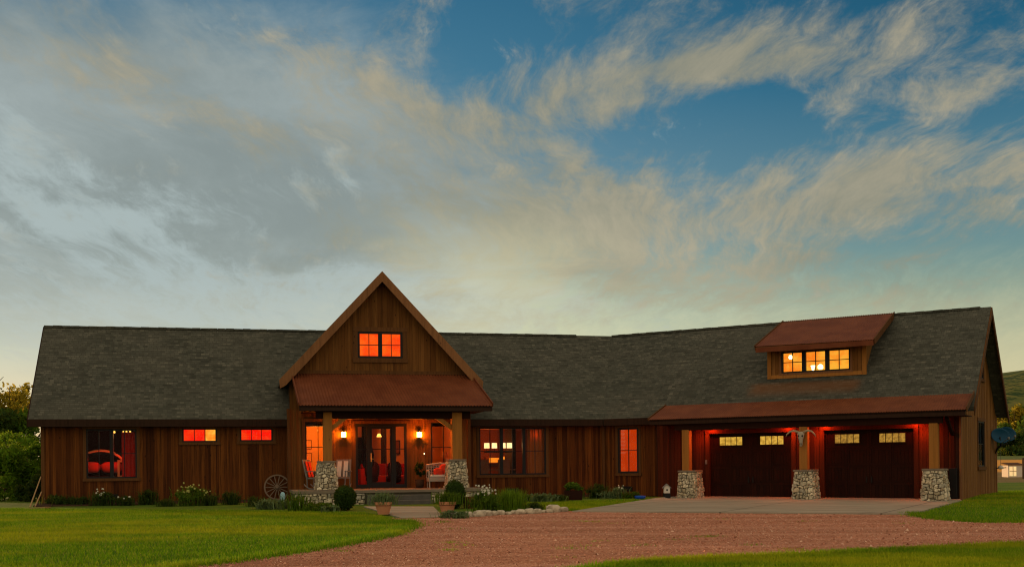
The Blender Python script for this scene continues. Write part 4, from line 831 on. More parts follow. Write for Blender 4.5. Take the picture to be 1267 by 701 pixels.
# ------------------------------------------------------------------ lamps on the outside
def lantern(x, z, label):
    L = empty('wall_lantern', FM @ Matrix.Translation((x, GK, z)), label, 'lantern', 'wall lanterns beside the entrance')
    mb = MB(); mb.box(x - .05, x + .05, GK - .075, GK - .05, z - .12, z + .14); mb.bar((x, GK - .07, z + .10), (x, GK - .16, z + .14), .02); mb.build('bracket', MATS['black'], L, FM)
    mb = MB(); mb.box(x - .075, x + .075, GK - .235, GK - .095, z - .11, z + .07); mb.build('globe', MATS['lantern_glow'], L, FM)
    mb = MB(); mb.lathe((x, GK - .16, z + .072), [(.12, 0), (.09, .03), (.02, .07)], 4); mb.box(x - .09, x + .09, GK - .25, GK - .08, z - .125, z - .112)
    for a in (-.088, .08):
        for b in (GK - .248, GK - .090): mb.box(x + a, x + a + .008, b, b + .008, z - .11, z + .07)
    mb.build('cage', MATS['black'], L, FM)
    light('lantern_light', FM @ Matrix.Translation((x, GK - .275, z)), 105, (1, .17, .010), .06, L)
lantern(-9.556, 2.32, 'wall lantern left of the entrance door'); lantern(-6.903, 2.31, 'wall lantern right of the entrance door')
for i, x in enumerate((4.25, 6.98, 8.22, 11.12)):
    L = empty('soffit_lamp', FG @ Matrix.Translation((x, -.24, 2.53)), ['red glowing soffit lamp above the left edge of the left garage door', 'red glowing soffit lamp just left of the skull', 'red glowing soffit lamp just right of the skull', 'red glowing soffit lamp above the right edge of the right garage door'][i], 'lamp', 'soffit lamps over the garage doors')
    mb = MB(); mb.lathe((x, -.24, 2.47), [(.07, 0), (.07, .06)], 14); mb.build('can', MATS['black'], L, FG); mb = MB(); mb.lathe((x, -.24, 2.461), [(.055, 0), (.055, .008)], 14); mb.build('lens', MATS['lamp_red'], L, FG)
    sg = (-1, 1, -1, 1)[i]; q = (FG.to_3x3() @ Vector((sg * .75, -.35, -1))).to_track_quat('-Z', 'Y').to_matrix().to_4x4()
    light('soffit_light', FG @ Matrix.Translation((x, -.24, 2.40)) @ FG.to_3x3().inverted().to_4x4() @ q, 84.0, (1, .14, .018), .04, L, spot=125)
    light('soffit_glow', FG @ Matrix.Translation((x, -.24, 2.38)), 22.0, (1, .08, .012), .04, L)

# ------------------------------------------------------------------ things on and around the house
mb = MB(); x, y, z = -6.72, GK - .06, 1.62; mb.box(x - .02, x + .02, y - .02, y, z - .05, z + .05); mb.cur = 1; mb.blob((x, y - .022, z), .015, .008, .015, 0); tag(mb.build('doorbell', [MATS['black'], MATS['lamp']], fr=FM), 'tiny lit doorbell right of the entrance door', 'doorbell')
# cow skull with horns
sk = empty('cow_skull', FG @ Matrix.Translation((7.78, -1.2, 2.0)), 'pale cow skull with curved horns hung on the middle garage post', 'skull')
mb = MB(); cx, cy = 7.78, -1.24
prof = [(2.17, .095, .05), (2.10, .12, .07), (2.02, .105, .075), (1.92, .075, .065), (1.82, .055, .055), (1.74, .05, .045), (1.69, .03, .03)]
vs = []; fs = []; n = 12
for z, a, b in prof: vs += [(cx + a * math.cos(2 * math.pi * k / n), cy + b * math.sin(2 * math.pi * k / n), z) for k in range(n)]
for i in range(len(prof) - 1):
    for k in range(n): fs.append((i * n + k, (i + 1) * n + k, (i + 1) * n + (k + 1) % n, i * n + (k + 1) % n))
fs += [tuple(range(n)), tuple(range(len(vs) - 1, len(vs) - n - 1, -1))]
mb.add(vs, fs); mb.build('cranium', MATS['bone'], sk, FG, smooth=True)
mb = MB(); [mb.blob((cx + s * .06, cy - .055, 2.03), .028, .02, .032, 0) for s in (-1, 1)]; [mb.blob((cx + s * .02, cy - .045, 1.77), .011, .015, .035, 0) for s in (-1, 1)]; mb.build('eye_socket', MATS['black'], sk, FG, smooth=True)
for s in (-1, 1): mb = MB(); mb.tube([(cx + s * .08, cy, 2.15), (cx + s * .22, cy, 2.20), (cx + s * .36, cy - .02, 2.17), (cx + s * .46, cy - .04, 2.08), (cx + s * .50, cy - .05, 1.98)], [.042, .038, .030, .020, .006], 10); mb.build('horn', MATS['horn'], sk, FG, smooth=True)
mb = MB(); mb.box(4.00, 4.06, -.075, -.036, 1.15, 1.30); mb.box(4.01, 4.05, -.085, -.076, 1.17, 1.24); tag(mb.build('keypad', MATS['grey'], fr=FG), 'small grey keypad beside the left garage door', 'keypad')
mb = MB(); x = 12.24; mb.box(x - .14, x + .10, -.16, .0, .0, .95); tag(mb.build('bin', MATS['black'], fr=FG, bevel=.02), 'tall black bin between the right garage post and the corner', 'bin')
# satellite dishes
for i, (px, py, dd, sz) in enumerate(((1238, 538.5, 0, .34), (1246, 536.5, .9, .33))):
    P = plane(px, py, C0 + d2 * 12.8 + n2 * (5.9 + dd), n2)
    S_ = empty('satellite_dish', P, ['dark blue satellite dish on the bracket at the garage corner', 'second blue satellite dish half hidden behind the one on the bracket'][i], 'satellite dish', 'satellite dishes at the garage corner')
    R = Vector((.25, -.93, .25)).to_track_quat('Z', 'Y').to_matrix(); mb = MB(); n = 24
    prof = [(.02, -.07), (.5, -.055), (.85, -.018), (1, .0), (1.0, .01), (.85, -.008), (.5, -.045), (.02, -.06)]
    vs = []; fs = []
    for r, z in prof: vs += [P + R @ Vector((r * sz * 1.15 * math.cos(2 * math.pi * k / n), r * sz * .82 * math.sin(2 * math.pi * k / n), z * 1.5)) for k in range(n)]
    for a in range(len(prof) - 1):
        for k in range(n): fs.append((a * n + k, a * n + (k + 1) % n, (a + 1) * n + (k + 1) % n, (a + 1) * n + k))
    mb.add(vs, fs); mb.build('reflector', MATS['dish_blue'], S_, smooth=True)
    Q = C0 + d2 * (L2 - .40) + n2 * (6.55); Q.z = P.z - .62
    mb = MB(); mb.tube([Q, Q.lerp(P, .55) + Vector((0, 0, -.12)), P + Vector((0, 0, -.34)), P + Vector((0, .05, -.05))], .028, 8); mb.build('bracket', MATS['black'], S_, smooth=True)
    mb = MB(); A = P + R @ Vector((0, -sz * .8, 0)); B2 = P + R @ Vector((0, -sz * .6, .38)); mb.tube([A, B2], .012, 6); mb.blob(B2, .04, .04, .05, 0); mb.build('receiver', MATS['grey'], S_, smooth=True)
P = plane(1238, 578, C0 + d2 * 12.8 + n2 * 6.3, n2)
fe = empty('flying_feeder', P, 'white hanging bird feeder on a cord below the satellite dish', 'bird feeder'); mb = MB(); mb.lathe(P - Vector((0, 0, .06)), [(.02, 0), (.10, .02), (.09, .10), (.02, .14)], 12); mb.build('tray', MATS['white'], fe, smooth=True)
mb = MB(); mb.bar(P + Vector((-.17, 0, -.03)), P + Vector((.20, 0, .0)), .03); mb.build('perch', MATS['black'], fe); mb = MB(); mb.tube([P + Vector((0, 0, .08)), P + Vector((.02, 0, .75))], .006, 5); mb.build('cord', MATS['grey'], fe)
fe.name = 'bird_feeder'
# leaning sticks at the left corner and stone slab
mb = MB(); a = gpt(37, 627); tag((mb.tube([a, FM @ Vector((-19.5, K - .05, .95))], [.022, .018], 7), mb.build('leaning_pole', MATS['stick']))[1], 'longer pale pole leaning on the left corner of the house', 'pole', 'poles leaning on the left corner')
mb = MB(); tag((mb.tube([a + Vector((.12, .1, 0)), FM @ Vector((-19.48, K - .08, .45))], [.022, .02], 7), mb.build('leaning_pole', MATS['stick']))[1], 'shorter pale pole leaning on the left corner of the house', 'pole', 'poles leaning on the left corner')
mb = MB(); a = gpt(48, 629); mb.box(a.x - .35, a.x + .3, a.y - .25, a.y + .25, a.z - .02, a.z + .05, .04); tag(mb.build('stone_slab', MATS['stick'], bevel=.02), 'flat tan stone slab on the grass at the left corner', 'stone')

# wagon wheel leaning on the wall
def wheel(M):
    w = empty('wagon_wheel', M, 'old wooden wagon wheel leaning against the wall left of the porch', 'wheel'); R = .40; n = 40
    mb = MB(); vs = []; fs = []
    for r0, y in ((R, -.025), (R + .05, -.025), (R + .05, .025), (R, .025)): vs += [(r0 * math.cos(2 * math.pi * k / n), y, r0 * math.sin(2 * math.pi * k / n)) for k in range(n)]
    for a in range(4):
        b = (a + 1) % 4
        for k in range(n): fs.append((a * n + k, b * n + k, b * n + (k + 1) % n, a * n + (k + 1) % n))
    mb.add(vs, fs); mb.build('rim', MATS['wheelwood'], w, M); mb = MB()
    mb.lathe((0, 0, 0), [(.05, -.09), (.075, -.05), (.075, .05), (.05, .08)], 14, Matrix.Rotation(rad(90), 3, 'X')); mb.build('hub', MATS['wheelwood'], w, M)
    for i in range(14): a = 2 * math.pi * i / 14; mb = MB(); mb.tube([(.06 * math.cos(a), 0, .06 * math.sin(a)), (R + .005, 0, 0) if False else ((R + .005) * math.cos(a), 0, (R + .005) * math.sin(a))], [.016, .02], 6); mb.build('spoke', MATS['wheelwood'], w, M)
wheel(FM @ Matrix.Translation((-11.82, .14, .50)) @ Matrix.Rotation(rad(-12), 4, 'X'))

# porch furniture
ZF = .42
ls = empty('loveseat', FM @ Matrix.Translation((-6.15, -1.0, ZF)), 'pale wicker loveseat beside the right porch post', 'loveseat')
x0, x1 = -6.72, -5.72; ky = -1.15
mb = MB()
for i in range(12): x = x0 + (x1 - x0) * i / 11; mb.bar((x, ky + .52, ZF + .35), (x, ky + .60, ZF + .82), .02)
mb.tube([(x0, ky + .60, ZF + .80), ((x0 + x1) / 2, ky + .62, ZF + .86), (x1, ky + .60, ZF + .80)], .03); [mb.tube([(x0, ky + .53 + .01 * i, ZF + .38 + i * .055), (x1, ky + .53 + .01 * i, ZF + .38 + i * .055)], .012, 6) for i in range(8)]
mb.build('backrest', MATS['wicker'], ls, FM)
mb = MB(); mb.box(x0, x1, ky, ky + .55, ZF + .22, ZF + .36); mb.build('seat', MATS['wicker'], ls, FM, bevel=.02); mb = MB(); mb.box(x0 + .05, x1 - .05, ky - .01, ky + .5, ZF + .362, ZF + .46); mb.build('cushion', MATS['white'], ls, FM, bevel=.03)
for x in (x0 - .02, x1 - .04): mb = MB(); mb.tube([(x + .03, ky, ZF + .3), (x + .03, ky, ZF + .58), (x + .03, ky + .5, ZF + .60)], .03); mb.build('armrest', MATS['wicker'], ls, FM)
for x in (x0 + .03, x1 - .03):
    for k in (ky + .03, ky + .5): mb = MB(); mb.tube([(x, k, ZF), (x, k, ZF + .23)], .022); mb.build('leg', MATS['wicker'], ls, FM)
for i, (x, z, w, rot) in enumerate(((-6.08, .64, .24, .1), (-6.36, .56, .17, .7))):
    mb = MB(); mb.blob((x, ky + .30 - .1 * i, ZF + z), w, .08, w * .8, .04, 10, 6); tag(mb.build('throw_pillow', MATS['red_cloth'], fr=FM, smooth=True), ['larger bright red pillow upright on the loveseat', 'smaller red pillow lying on the loveseat'][i], 'pillow', 'red pillows on the loveseat')
def rocker(x, k, rz, label, mback, stripes):
    M = FM @ Matrix.Translation((x, k, ZF)) @ Matrix.Rotation(rz, 4, 'Z'); r = empty('porch_chair', M, label, 'chair')
    mb = MB(); mb.box(-.26, .26, -.25, .25, .36, .41); mb.build('seat', MATS[mback], r, M, bevel=.01)
    mb = MB()
    for i in range(5): a = -.22 + i * .11; mb.hexa([(a - .05, .22, .42), (a + .05, .22, .42), (a + .05, .26, .42), (a - .05, .26, .42)], [(a - .05, .36, 1.02), (a + .05, .36, 1.02), (a + .05, .40, 1.02), (a - .05, .40, 1.02)])
    mb.build('backrest', MATS[mback], r, M)
    if stripes: mb = MB(); [mb.hexa([(a, .17, .43), (a + .15, .17, .43), (a + .15, .20, .43), (a, .20, .43)], [(a, .30, .96), (a + .15, .30, .96), (a + .15, .33, .96), (a, .33, .96)]) for a in (-.2, .03)]; mb.build_each('cushion', MATS['white' if stripes == 'white' else 'red_cloth'], r, M)
    for s in (-1, 1): mb = MB(); mb.box(s * .29 - .04, s * .29 + .04, -.28, .26, .60, .63); mb.build('armrest', MATS[mback], r, M); mb = MB(); mb.tube([(s * .26, .42 * math.sin(a), .45 - .43 * math.cos(a)) for a in [-.9 + .18 * i for i in range(11)]], .02, 6); mb.build('rocker', MATS[mback], r, M)
    for s in (-1, 1):
        for q in (-.24, .22): mb = MB(); mb.tube([(s * .25, q, .06), (s * .27, q, .60)], .02, 6); mb.build('leg', MATS[mback], r, M)
rocker(-10.55, -1.0, rad(62), 'grey rocking chair with red stripes left of the left stone base', 'grey', True)
rocker(-9.72, -.75, rad(-25), 'grey rocking chair with two white cushions between the left stone base and the door', 'grey', 'white')

# ------------------------------------------------------------------ vegetation
def leaves(n, centre, radii, size, clumps=None, seed=0, flat_=.0, hang=None, hollow=.35, aspect=.55):
    r = np.random.default_rng(seed); c = np.array(centre, float); R = np.array(radii, float)
    if clumps:
        cc = r.normal(size=(clumps, 3)); cc /= np.linalg.norm(cc, axis=1)[:, None]; cc *= (r.uniform(hollow, 1, clumps) ** .5)[:, None] * .85
        w = r.uniform(.4, 1.6, clumps); idx = r.choice(clumps, n, p=w / w.sum()); sz = r.uniform(.16, .34, clumps)
        off = r.normal(size=(n, 3)); off /= np.linalg.norm(off, axis=1)[:, None]; off *= (r.uniform(0, 1, n) ** .45)[:, None] * sz[idx][:, None] * 1.25; p = (cc[idx] + off) * R + c
    else:
        d = r.normal(size=(n, 3)); d /= np.linalg.norm(d, axis=1)[:, None]; p = d * (r.uniform(hollow ** 3, 1, n) ** (1 / 3))[:, None] * R * r.uniform(.9, 1.06, n)[:, None] + c
    u = r.normal(size=(n, 3)); u /= np.linalg.norm(u, axis=1)[:, None]; w = r.normal(size=(n, 3)); v = np.cross(u, w); v /= np.linalg.norm(v, axis=1)[:, None]
    s = size * r.uniform(.6, 1.3, n)[:, None]; u = u * s; v = v * s * aspect
    return np.stack([p - u, p + v, p + u, p - v], 1).reshape(-1, 3)
def blades(n, base, spread, h, w, lean, seed=0, up=.2):
    "curved upright blades from a clump: two quads each"
    r = np.random.default_rng(seed); b = np.array(base, float) + np.concatenate([r.normal(size=(n, 2)) * np.array(spread) * .5, np.zeros((n, 1))], 1)
    a = r.uniform(0, 2 * math.pi, n); dr = np.stack([np.cos(a), np.sin(a), np.zeros(n)], 1); sd = np.stack([-np.sin(a), np.cos(a), np.zeros(n)], 1) * w / 2
    H = h * r.uniform(.55, 1.1, n)[:, None]; L = lean * r.uniform(.2, 1.2, n)[:, None]; z = np.array([0, 0, 1.0])
    m = b + dr * L * .35 * H + z * H * .62; t = b + dr * L * H + z * H * (1 - .35 * np.minimum(L, 1))
    q1 = np.stack([b - sd, b + sd, m + sd * .9, m - sd * .9], 1); q2 = np.stack([m - sd * .9, m + sd * .9, t + sd * .12, t - sd * .12], 1)
    return np.concatenate([q1, q2], 1).reshape(-1, 3)
def tree(base, h, crown_c, crown_r, nleaf, lsize, m, label, seed, group='trees beyond the left end of the house', cl=26, limbs=7, name='tree'):
    b = Vector(base); t = empty(name, b, label, 'tree', group); rr = random.Random(seed); mb = MB(); top = Vector(crown_c)
    pts = [b - Vector((0, 0, .2))] + [b.lerp(top, f) + Vector((rr.uniform(-.1, .1), rr.uniform(-.1, .1), 0)) for f in (.3, .6, .95)]; r0 = h * .022; mb.tube(pts, [r0 * 1.3, r0, r0 * .7, r0 * .25], 8)
    for i in range(limbs):
        f = rr.uniform(.35, .9); s = b.lerp(top, f); a = rr.uniform(0, 6.28); e = top + Vector((crown_r[0] * .8 * math.cos(a), crown_r[1] * .8 * math.sin(a), crown_r[2] * rr.uniform(-.5, .8))); mid = s.lerp(e, .5) + Vector((0, 0, .1 * h * rr.random() * .5)); mb.tube([s, mid, e], [r0 * .5, r0 * .3, r0 * .08], 6)
    mb.build('trunk', MATS['bark'], t, smooth=True)
    fastmesh('crown', leaves(nleaf, crown_c, crown_r, lsize, cl, seed), 0, 4, MATS[m], t); return t
def at_depth(px, py, Y): r = ray(px, py); return Vector((0, 0, HC)) + r * Y
i = 0
for px, py, Y, rx, rz, m, n, lab in ((10, 508, 62, 2.1, 1.6, 'leaf_gold_backlit', 3800, 'golden backlit tree rising behind the green shrubs'), (36, 500, 66, 1.2, 1.5, 'leaf_gold_backlit', 1500, 'thin golden backlit tree touching the left roof edge'), (-40, 500, 60, 2.6, 2.0, 'leaf_gold_backlit', 5000, 'golden backlit tree at the very left edge'),
                                     (20, 535, 58, 2.2, 1.3, 'leaf_green', 4500, 'green tree between the golden tree and the green shrubs'), (-20, 540, 56, 2.0, 1.8, 'leaf_dark', 6000, 'dark tree low at the left edge of the photo')):
    c = at_depth(px, py, Y); tree((c.x, c.y, 0), c.z + rz, c, (rx, rx, rz), n, .11, m, lab, 50 + i, name='leafy_tree'); i += 1
for px, py, Y, rx, rz, m, n, lab in ((34, 580, 45, 1.15, 1.35, 'leaf_bush', 7000, 'tall bright green shrub beside the left corner of the house'), (5, 586, 44, 1.3, 1.25, 'leaf_bush', 8000, 'round bright green shrub at the left edge of the lawn'), (45, 606, 43, .7, .8, 'leaf_dark', 3000, 'low dark shrub behind the leaning poles'), (-30, 590, 46, 1.6, 1.4, 'leaf_green', 5000, 'green shrub just outside the left edge'), (18, 562, 48, 1.3, 1.1, 'leaf_bush', 5000, 'upper green shrub behind the other shrubs')):
    c = at_depth(px, py, Y); tree((c.x, c.y, 0), c.z, c, (rx, rx, rz), n, .075, m, lab, 80 + i, group='shrubs beyond the left end of the house', cl=22, limbs=5, name='shrub'); i += 1
for k, (px, py, Y, rx, rz, m) in enumerate(((1247, 553, 175, 3.0, 3.2, 'leaf_dark'), (1262, 545, 185, 4.6, 4.2, 'leaf_green'), (1236, 548, 190, 3.2, 3.5, 'leaf_gold_backlit'), (1285, 548, 180, 5, 4.5, 'leaf_dark'), (1256, 528, 215, 3.5, 4.0, 'leaf_gold_backlit'), (1272, 520, 230, 5.0, 4.5, 'leaf_green'), (1240, 530, 235, 3.5, 3.6, 'leaf_dark'), (1310, 535, 200, 6, 5, 'leaf_green'))):
    c = at_depth(px, py, Y); tree((c.x, c.y, terrain(c.x, c.y)), c.z + rz, c, (rx, rx, rz), 2600, .38, m, ['dark round tree at the far field edge, leftmost in front', 'large green tree at the far field edge beside the right dish', 'yellowish tree at the field edge just past the garage eave', 'dark tree beyond the right edge of the photo', 'yellowish tree standing above the row on the hill foot', 'green tree highest of the far row near the right edge', 'dark tree behind the row just past the garage roof', 'green tree farthest right, outside the photo'][k], 200 + k, group='trees along the foot of the hill', cl=16, limbs=4, name='leafy_tree')

def plant(name, px, py, h, w, m, label, cat='plant', n=900, size=.05, kind='bush', flowers=None, nf=14, group='plants along the front of the house', fr=None, dz=0):
    P = gpt(px, py); P = P + Vector((0, 0, dz)); e = empty(name, P, label, cat, group); sd = int(px * 7 + py)
    if kind == 'bush':
        nb_ = 150; fastmesh('foliage', np.concatenate([leaves(n, P + Vector((0, 0, h * .45)), (w * .60, w * .45, h * .50), size * .85, 15, sd, hollow=.05), blades(nb_, P, (w * .6, w * .4), h * 1.1, .018, .7, sd + 3)]), 0, 4, MATS[m], e)
        mb = MB(); rr = random.Random(sd)
        for i in range(6): mb.tube([P - Vector((0, 0, .03)), P + Vector((rr.uniform(-.4, .4) * w, rr.uniform(-.3, .3) * w, h * .7))], [.010, .004], 5)
        mb.build('stem', MATS['bark'], e)
    elif kind == 'ball':
        fastmesh('foliage', leaves(n, P + Vector((0, 0, h * .5)), (w / 2, w / 2, h * .5), size, None, sd, hollow=.75), 0, 4, MATS[m], e); mb = MB(); mb.tube([P, P + Vector((0, 0, h * .4))], .03); mb.build('stem', MATS['bark'], e)
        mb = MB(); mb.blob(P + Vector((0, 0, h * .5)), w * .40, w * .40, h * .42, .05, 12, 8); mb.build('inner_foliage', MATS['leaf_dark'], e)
    else:
        lean = {'grass': .45, 'spiky': .8, 'hosta': 1.0}[kind]; bwid = {'grass': .012, 'spiky': .03, 'hosta': .09}[kind]
        fastmesh('foliage', blades(n, P, (w * .45, w * .35), h * 1.15, bwid, lean, sd), 0, 4, MATS[m], e)
    if flowers:
        rr = random.Random(sd + 1); mb = MB()
        for i in range(nf):
            a = rr.uniform(0, 6.28); q = P + Vector((w * .5 * math.cos(a) * rr.random(), -w * .3 * abs(math.sin(a)), h * rr.uniform(.65, 1.12))); s = rr.uniform(.016, .032)
            for t in range(6): ta = t * 1.047; mb.hexa([(q.x, q.y, q.z - .004)] * 4, [(q.x + s * math.cos(ta - .4), q.y, q.z + s * math.sin(ta - .4)), (q.x + 1.1 * s * math.cos(ta), q.y - .01, q.z + 1.1 * s * math.sin(ta)), (q.x + s * math.cos(ta + .4), q.y, q.z + s * math.sin(ta + .4)), (q.x, q.y - .012, q.z)])
        mb.build_flowers(MATS[flowers], e)
    return e
plant('flower_bush', 128, 625, .50, .75, 'leaf_dark', 'low dark bush with white flowers under the far left window', n=1100, flowers='flower_white', nf=12)
plant('perennial', 75, 625, .40, .9, 'leaf_dark', 'sparse low plants by the left corner of the wall', n=700)
plant('perennial', 98, 625, .32, .6, 'leaf_dark', 'small dark plant left of the white flowered bush', n=500)
plant('perennial', 155, 625, .35, .5, 'leaf_dark', 'thin dark plant right of the white flowered bush', n=400, flowers='flower_white', nf=4)
plant('shrub', 183, 624, .55, .55, 'leaf_dark', 'tall dark shrub between the white and the yellow flowered bushes', n=1100)
plant('flower_bush', 236, 625, .66, .95, 'leaf_green', 'bright green bush full of pale yellow flowers below the yellow window', n=1600, flowers='flower_yellow', nf=26)
plant('perennial', 258, 625, .45, .4, 'leaf_dark', 'thin plant with a yellow flower beside the yellow flowered bush', n=300, flowers='flower_yellow', nf=5)
plant('shrub', 286, 624, .50, .50, 'leaf_dark', 'dark upright shrub left of the wagon wheel', n=1000)
plant('perennial', 206, 626, .28, .5, 'leaf_dark', 'very low plant left of the yellow flowered bush', n=300)
plant('perennial', 318, 626, .35, .55, 'leaf_dark', 'low dark plant left of the pale hosta', n=450)
plant('hosta', 336, 629, .30, .95, 'leaf_pale', 'pale green hosta clump in front of the wagon wheel', n=260, kind='hosta'); plant('lily', 370, 632, .55, .7, 'leaf_green', 'spiky lily clump at the left corner of the porch', n=110, kind='spiky')
plant('perennial', 392, 632, .30, .9, 'leaf_green', 'low green plants against the porch stones', n=800); plant('hosta', 408, 633, .2, .5, 'leaf_pale', 'small pale plant left of the round boxwood', n=90, kind='hosta')
plant('boxwood', 427, 631, .74, .66, 'leaf_dark', 'round clipped boxwood left of the steps', n=5200, size=.026, kind='ball'); plant('boxwood', 563, 629, .86, .62, 'leaf_dark', 'taller clipped boxwood right of the steps', n=5200, size=.026, kind='ball')
plant('daisy', 600, 636, .72, .68, 'leaf_green', 'daisy bush with white flowers behind the stone edging', n=1800, flowers='flower_white', nf=22); plant('ornamental_grass', 632, 634, .60, .70, 'leaf_bush', 'tall fine ornamental grass clump behind the stones', n=1500, kind='grass')
plant('sedum', 564, 641, .22, .72, 'leaf_pale', 'silvery green mound beside the right flower pot', n=1400, size=.03, kind='bush'); plant('perennial', 586, 628, .35, .55, 'leaf_dark', 'dark low plant in front of the porch stones', n=400)
plant('perennial', 660, 632, .26, .55, 'leaf_dark', 'low dark plant right of the tall grass clump', n=600); plant('hosta', 672, 621, .30, .95, 'leaf_pale', 'pale low plants against the wall below the triple window', n=200, kind='hosta')
plant('perennial', 652, 621, .3, .6, 'leaf_green', 'small green plant below the triple window', n=400)
plant('shrub', 738, 616, .55, .65, 'leaf_dark', 'dark shrub right of the wooden planter', n=800); plant('perennial', 752, 616, .30, .7, 'leaf_pale', 'pale leafy plant below the dull orange window', n=600); plant('perennial', 765, 616, .42, .5, 'leaf_pale', 'taller pale plant below the dull orange window', n=600, flowers='flower_white', nf=5); plant('perennial', 780, 616, .26, .5, 'leaf_green', 'small plant left of the blue bowl', n=400)
plant('perennial', 690, 620, .25, .6, 'leaf_dark', 'low dark plant left of the wooden planter', n=350)
# terracotta pots with plants
for i, (px, py) in enumerate(((474.5, 637), (553.5, 636.5))):
    P = gpt(px, py); e = empty('flower_pot', P, ['terracotta pot on the walkway left of the steps', 'terracotta pot beside the taller boxwood'][i], 'flower pot', 'terracotta pots by the steps')
    mb = MB(); mb.lathe(P + Vector((0, 0, .031)), [(.15, 0), (.22, .25), (.25, .25), (.26, .33), (.235, .33), (.22, .28)], 24); mb.build('pot', MATS['terracotta'], e, smooth=False); mb = MB(); mb.lathe(P + Vector((0, 0, .26)), [(.22, 0), (.21, .03)], 20); mb.build('potting_soil', MATS['soil'], e)
    q = P + Vector((0, 0, .29)); f = empty('potted_plant', q, ['fine leaved green plant growing in the left terracotta pot', 'fine leaved green plant growing in the right terracotta pot'][i], 'plant', 'plants in the terracotta pots')
    fastmesh('foliage', np.concatenate([blades(420, q, (.30, .26), .40, .016, .75, 900 + i)]), 0, 4, MATS['leaf_pale' if i == 0 else 'leaf_green'], f)
# wooden stump, planter, bowl, birdhouse, blue ornament
P = gpt(583, 628); mb = MB(); mb.lathe(P, [(.22, -.05), (.23, .1), (.22, .33), (.20, .34)], 14); tag(mb.build('stump', MATS['trim']), 'brown wooden stump at the right end of the porch stones', 'stump')
P = gpt(709, 618); e = empty('planter', P, 'dark wooden planter box against the wall right of the triple window', 'planter'); mb = MB()
for a, b, c, d in ((-.3, .3, -.2, -.17), (-.3, .3, .17, .2), (-.3, -.27, -.168, .168), (.27, .3, -.168, .168)): mb.box(P.x + a, P.x + b, P.y + c, P.y + d, P.z - .03, P.z + .32)
mb.build('box', MATS['doorwood'], e); mb = MB(); mb.box(P.x - .268, P.x + .268, P.y - .168, P.y + .168, P.z, P.z + .27); mb.build('potting_soil', MATS['soil'], e)
q = P + Vector((0, 0, .27)); f = empty('potted_plant', q, 'leafy light green plant in the dark wooden planter', 'plant'); fastmesh('foliage', leaves(700, q + Vector((0, 0, .2)), (.38, .25, .22), .055, 8, 5, hollow=.1), 0, 4, MATS['leaf_green'], f)
P = gpt(792, 618); mb = MB(); mb.lathe(P, [(.10, 0), (.17, .06), (.19, .14), (.17, .14), (.14, .05)], 20); tag(mb.build('bowl', MATS['blue'], smooth=True), 'glazed blue bowl on the grass by the driveway corner', 'bowl')
P = gpt(825, 616); e = empty('birdhouse', P, 'small white birdhouse on a black stand beside the left garage pier', 'birdhouse'); mb = MB(); mb.box(P.x - .12, P.x + .12, P.y - .1, P.y + .1, P.z, P.z + .17, .01); mb.build('stand', MATS['black'], e)
mb = MB(); mb.prism([(P.x - .10, P.y - .1, P.z + .18), (P.x + .10, P.y - .1, P.z + .18), (P.x + .10, P.y - .1, P.z + .38), (P.x, P.y - .1, P.z + .47), (P.x - .10, P.y - .1, P.z + .38)], (0, 0, 0), (0, .2, 0)); mb.build('body', MATS['white'], e)
mb = MB(); [mb.bar((P.x, P.y - .12 + .0, P.z + .49), (P.x + s * .14, P.y - .12, P.z + .36), .25, .02, up=(0, 0, 1)) for s in ()]; [mb.hexa([(P.x, P.y - .13, P.z + .475), (P.x + s * .14, P.y - .13, P.z + .345), (P.x + s * .14, P.y + .13, P.z + .345), (P.x, P.y + .13, P.z + .475)], [(P.x, P.y - .13, P.z + .50), (P.x + s * .14, P.y - .13, P.z + .37), (P.x + s * .14, P.y + .13, P.z + .37), (P.x, P.y + .13, P.z + .50)]) for s in (-1, 1)]; mb.build('roof', MATS['grey'], e)
mb = MB(); mb.blob((P.x, P.y - .102, P.z + .29), .03, .006, .03, 0, 10, 6); mb.build('entrance_hole', MATS['black'], e)
P = gpt(350, 630); e = empty('garden_stake', P, 'pale blue glass ornament on a stake before the wagon wheel', 'ornament'); mb = MB(); mb.tube([P, P + Vector((0, 0, .30))], .008, 6); mb.build('stake', MATS['black'], e); mb = MB(); mb.blob(P + Vector((0, 0, .40)), .075, .04, .13, .03); mb.build('ornament', MATS['glassblue'], e, smooth=True)
# potted plant on the porch by the loveseat
P = FM @ Vector((-6.98, -.75, ZF)); e = empty('porch_planter', P, 'dark tall planter with a leafy plant left of the loveseat', 'planter'); mb = MB(); mb.lathe(P, [(.13, 0), (.17, .3), (.16, .3)], 16); mb.build('pot', MATS['soil'], e, smooth=True); fastmesh('foliage', leaves(700, P + Vector((0, 0, .6)), (.2, .2, .38), .05, 8, 15, hollow=.1), 0, 4, MATS['leaf_dark'], e)
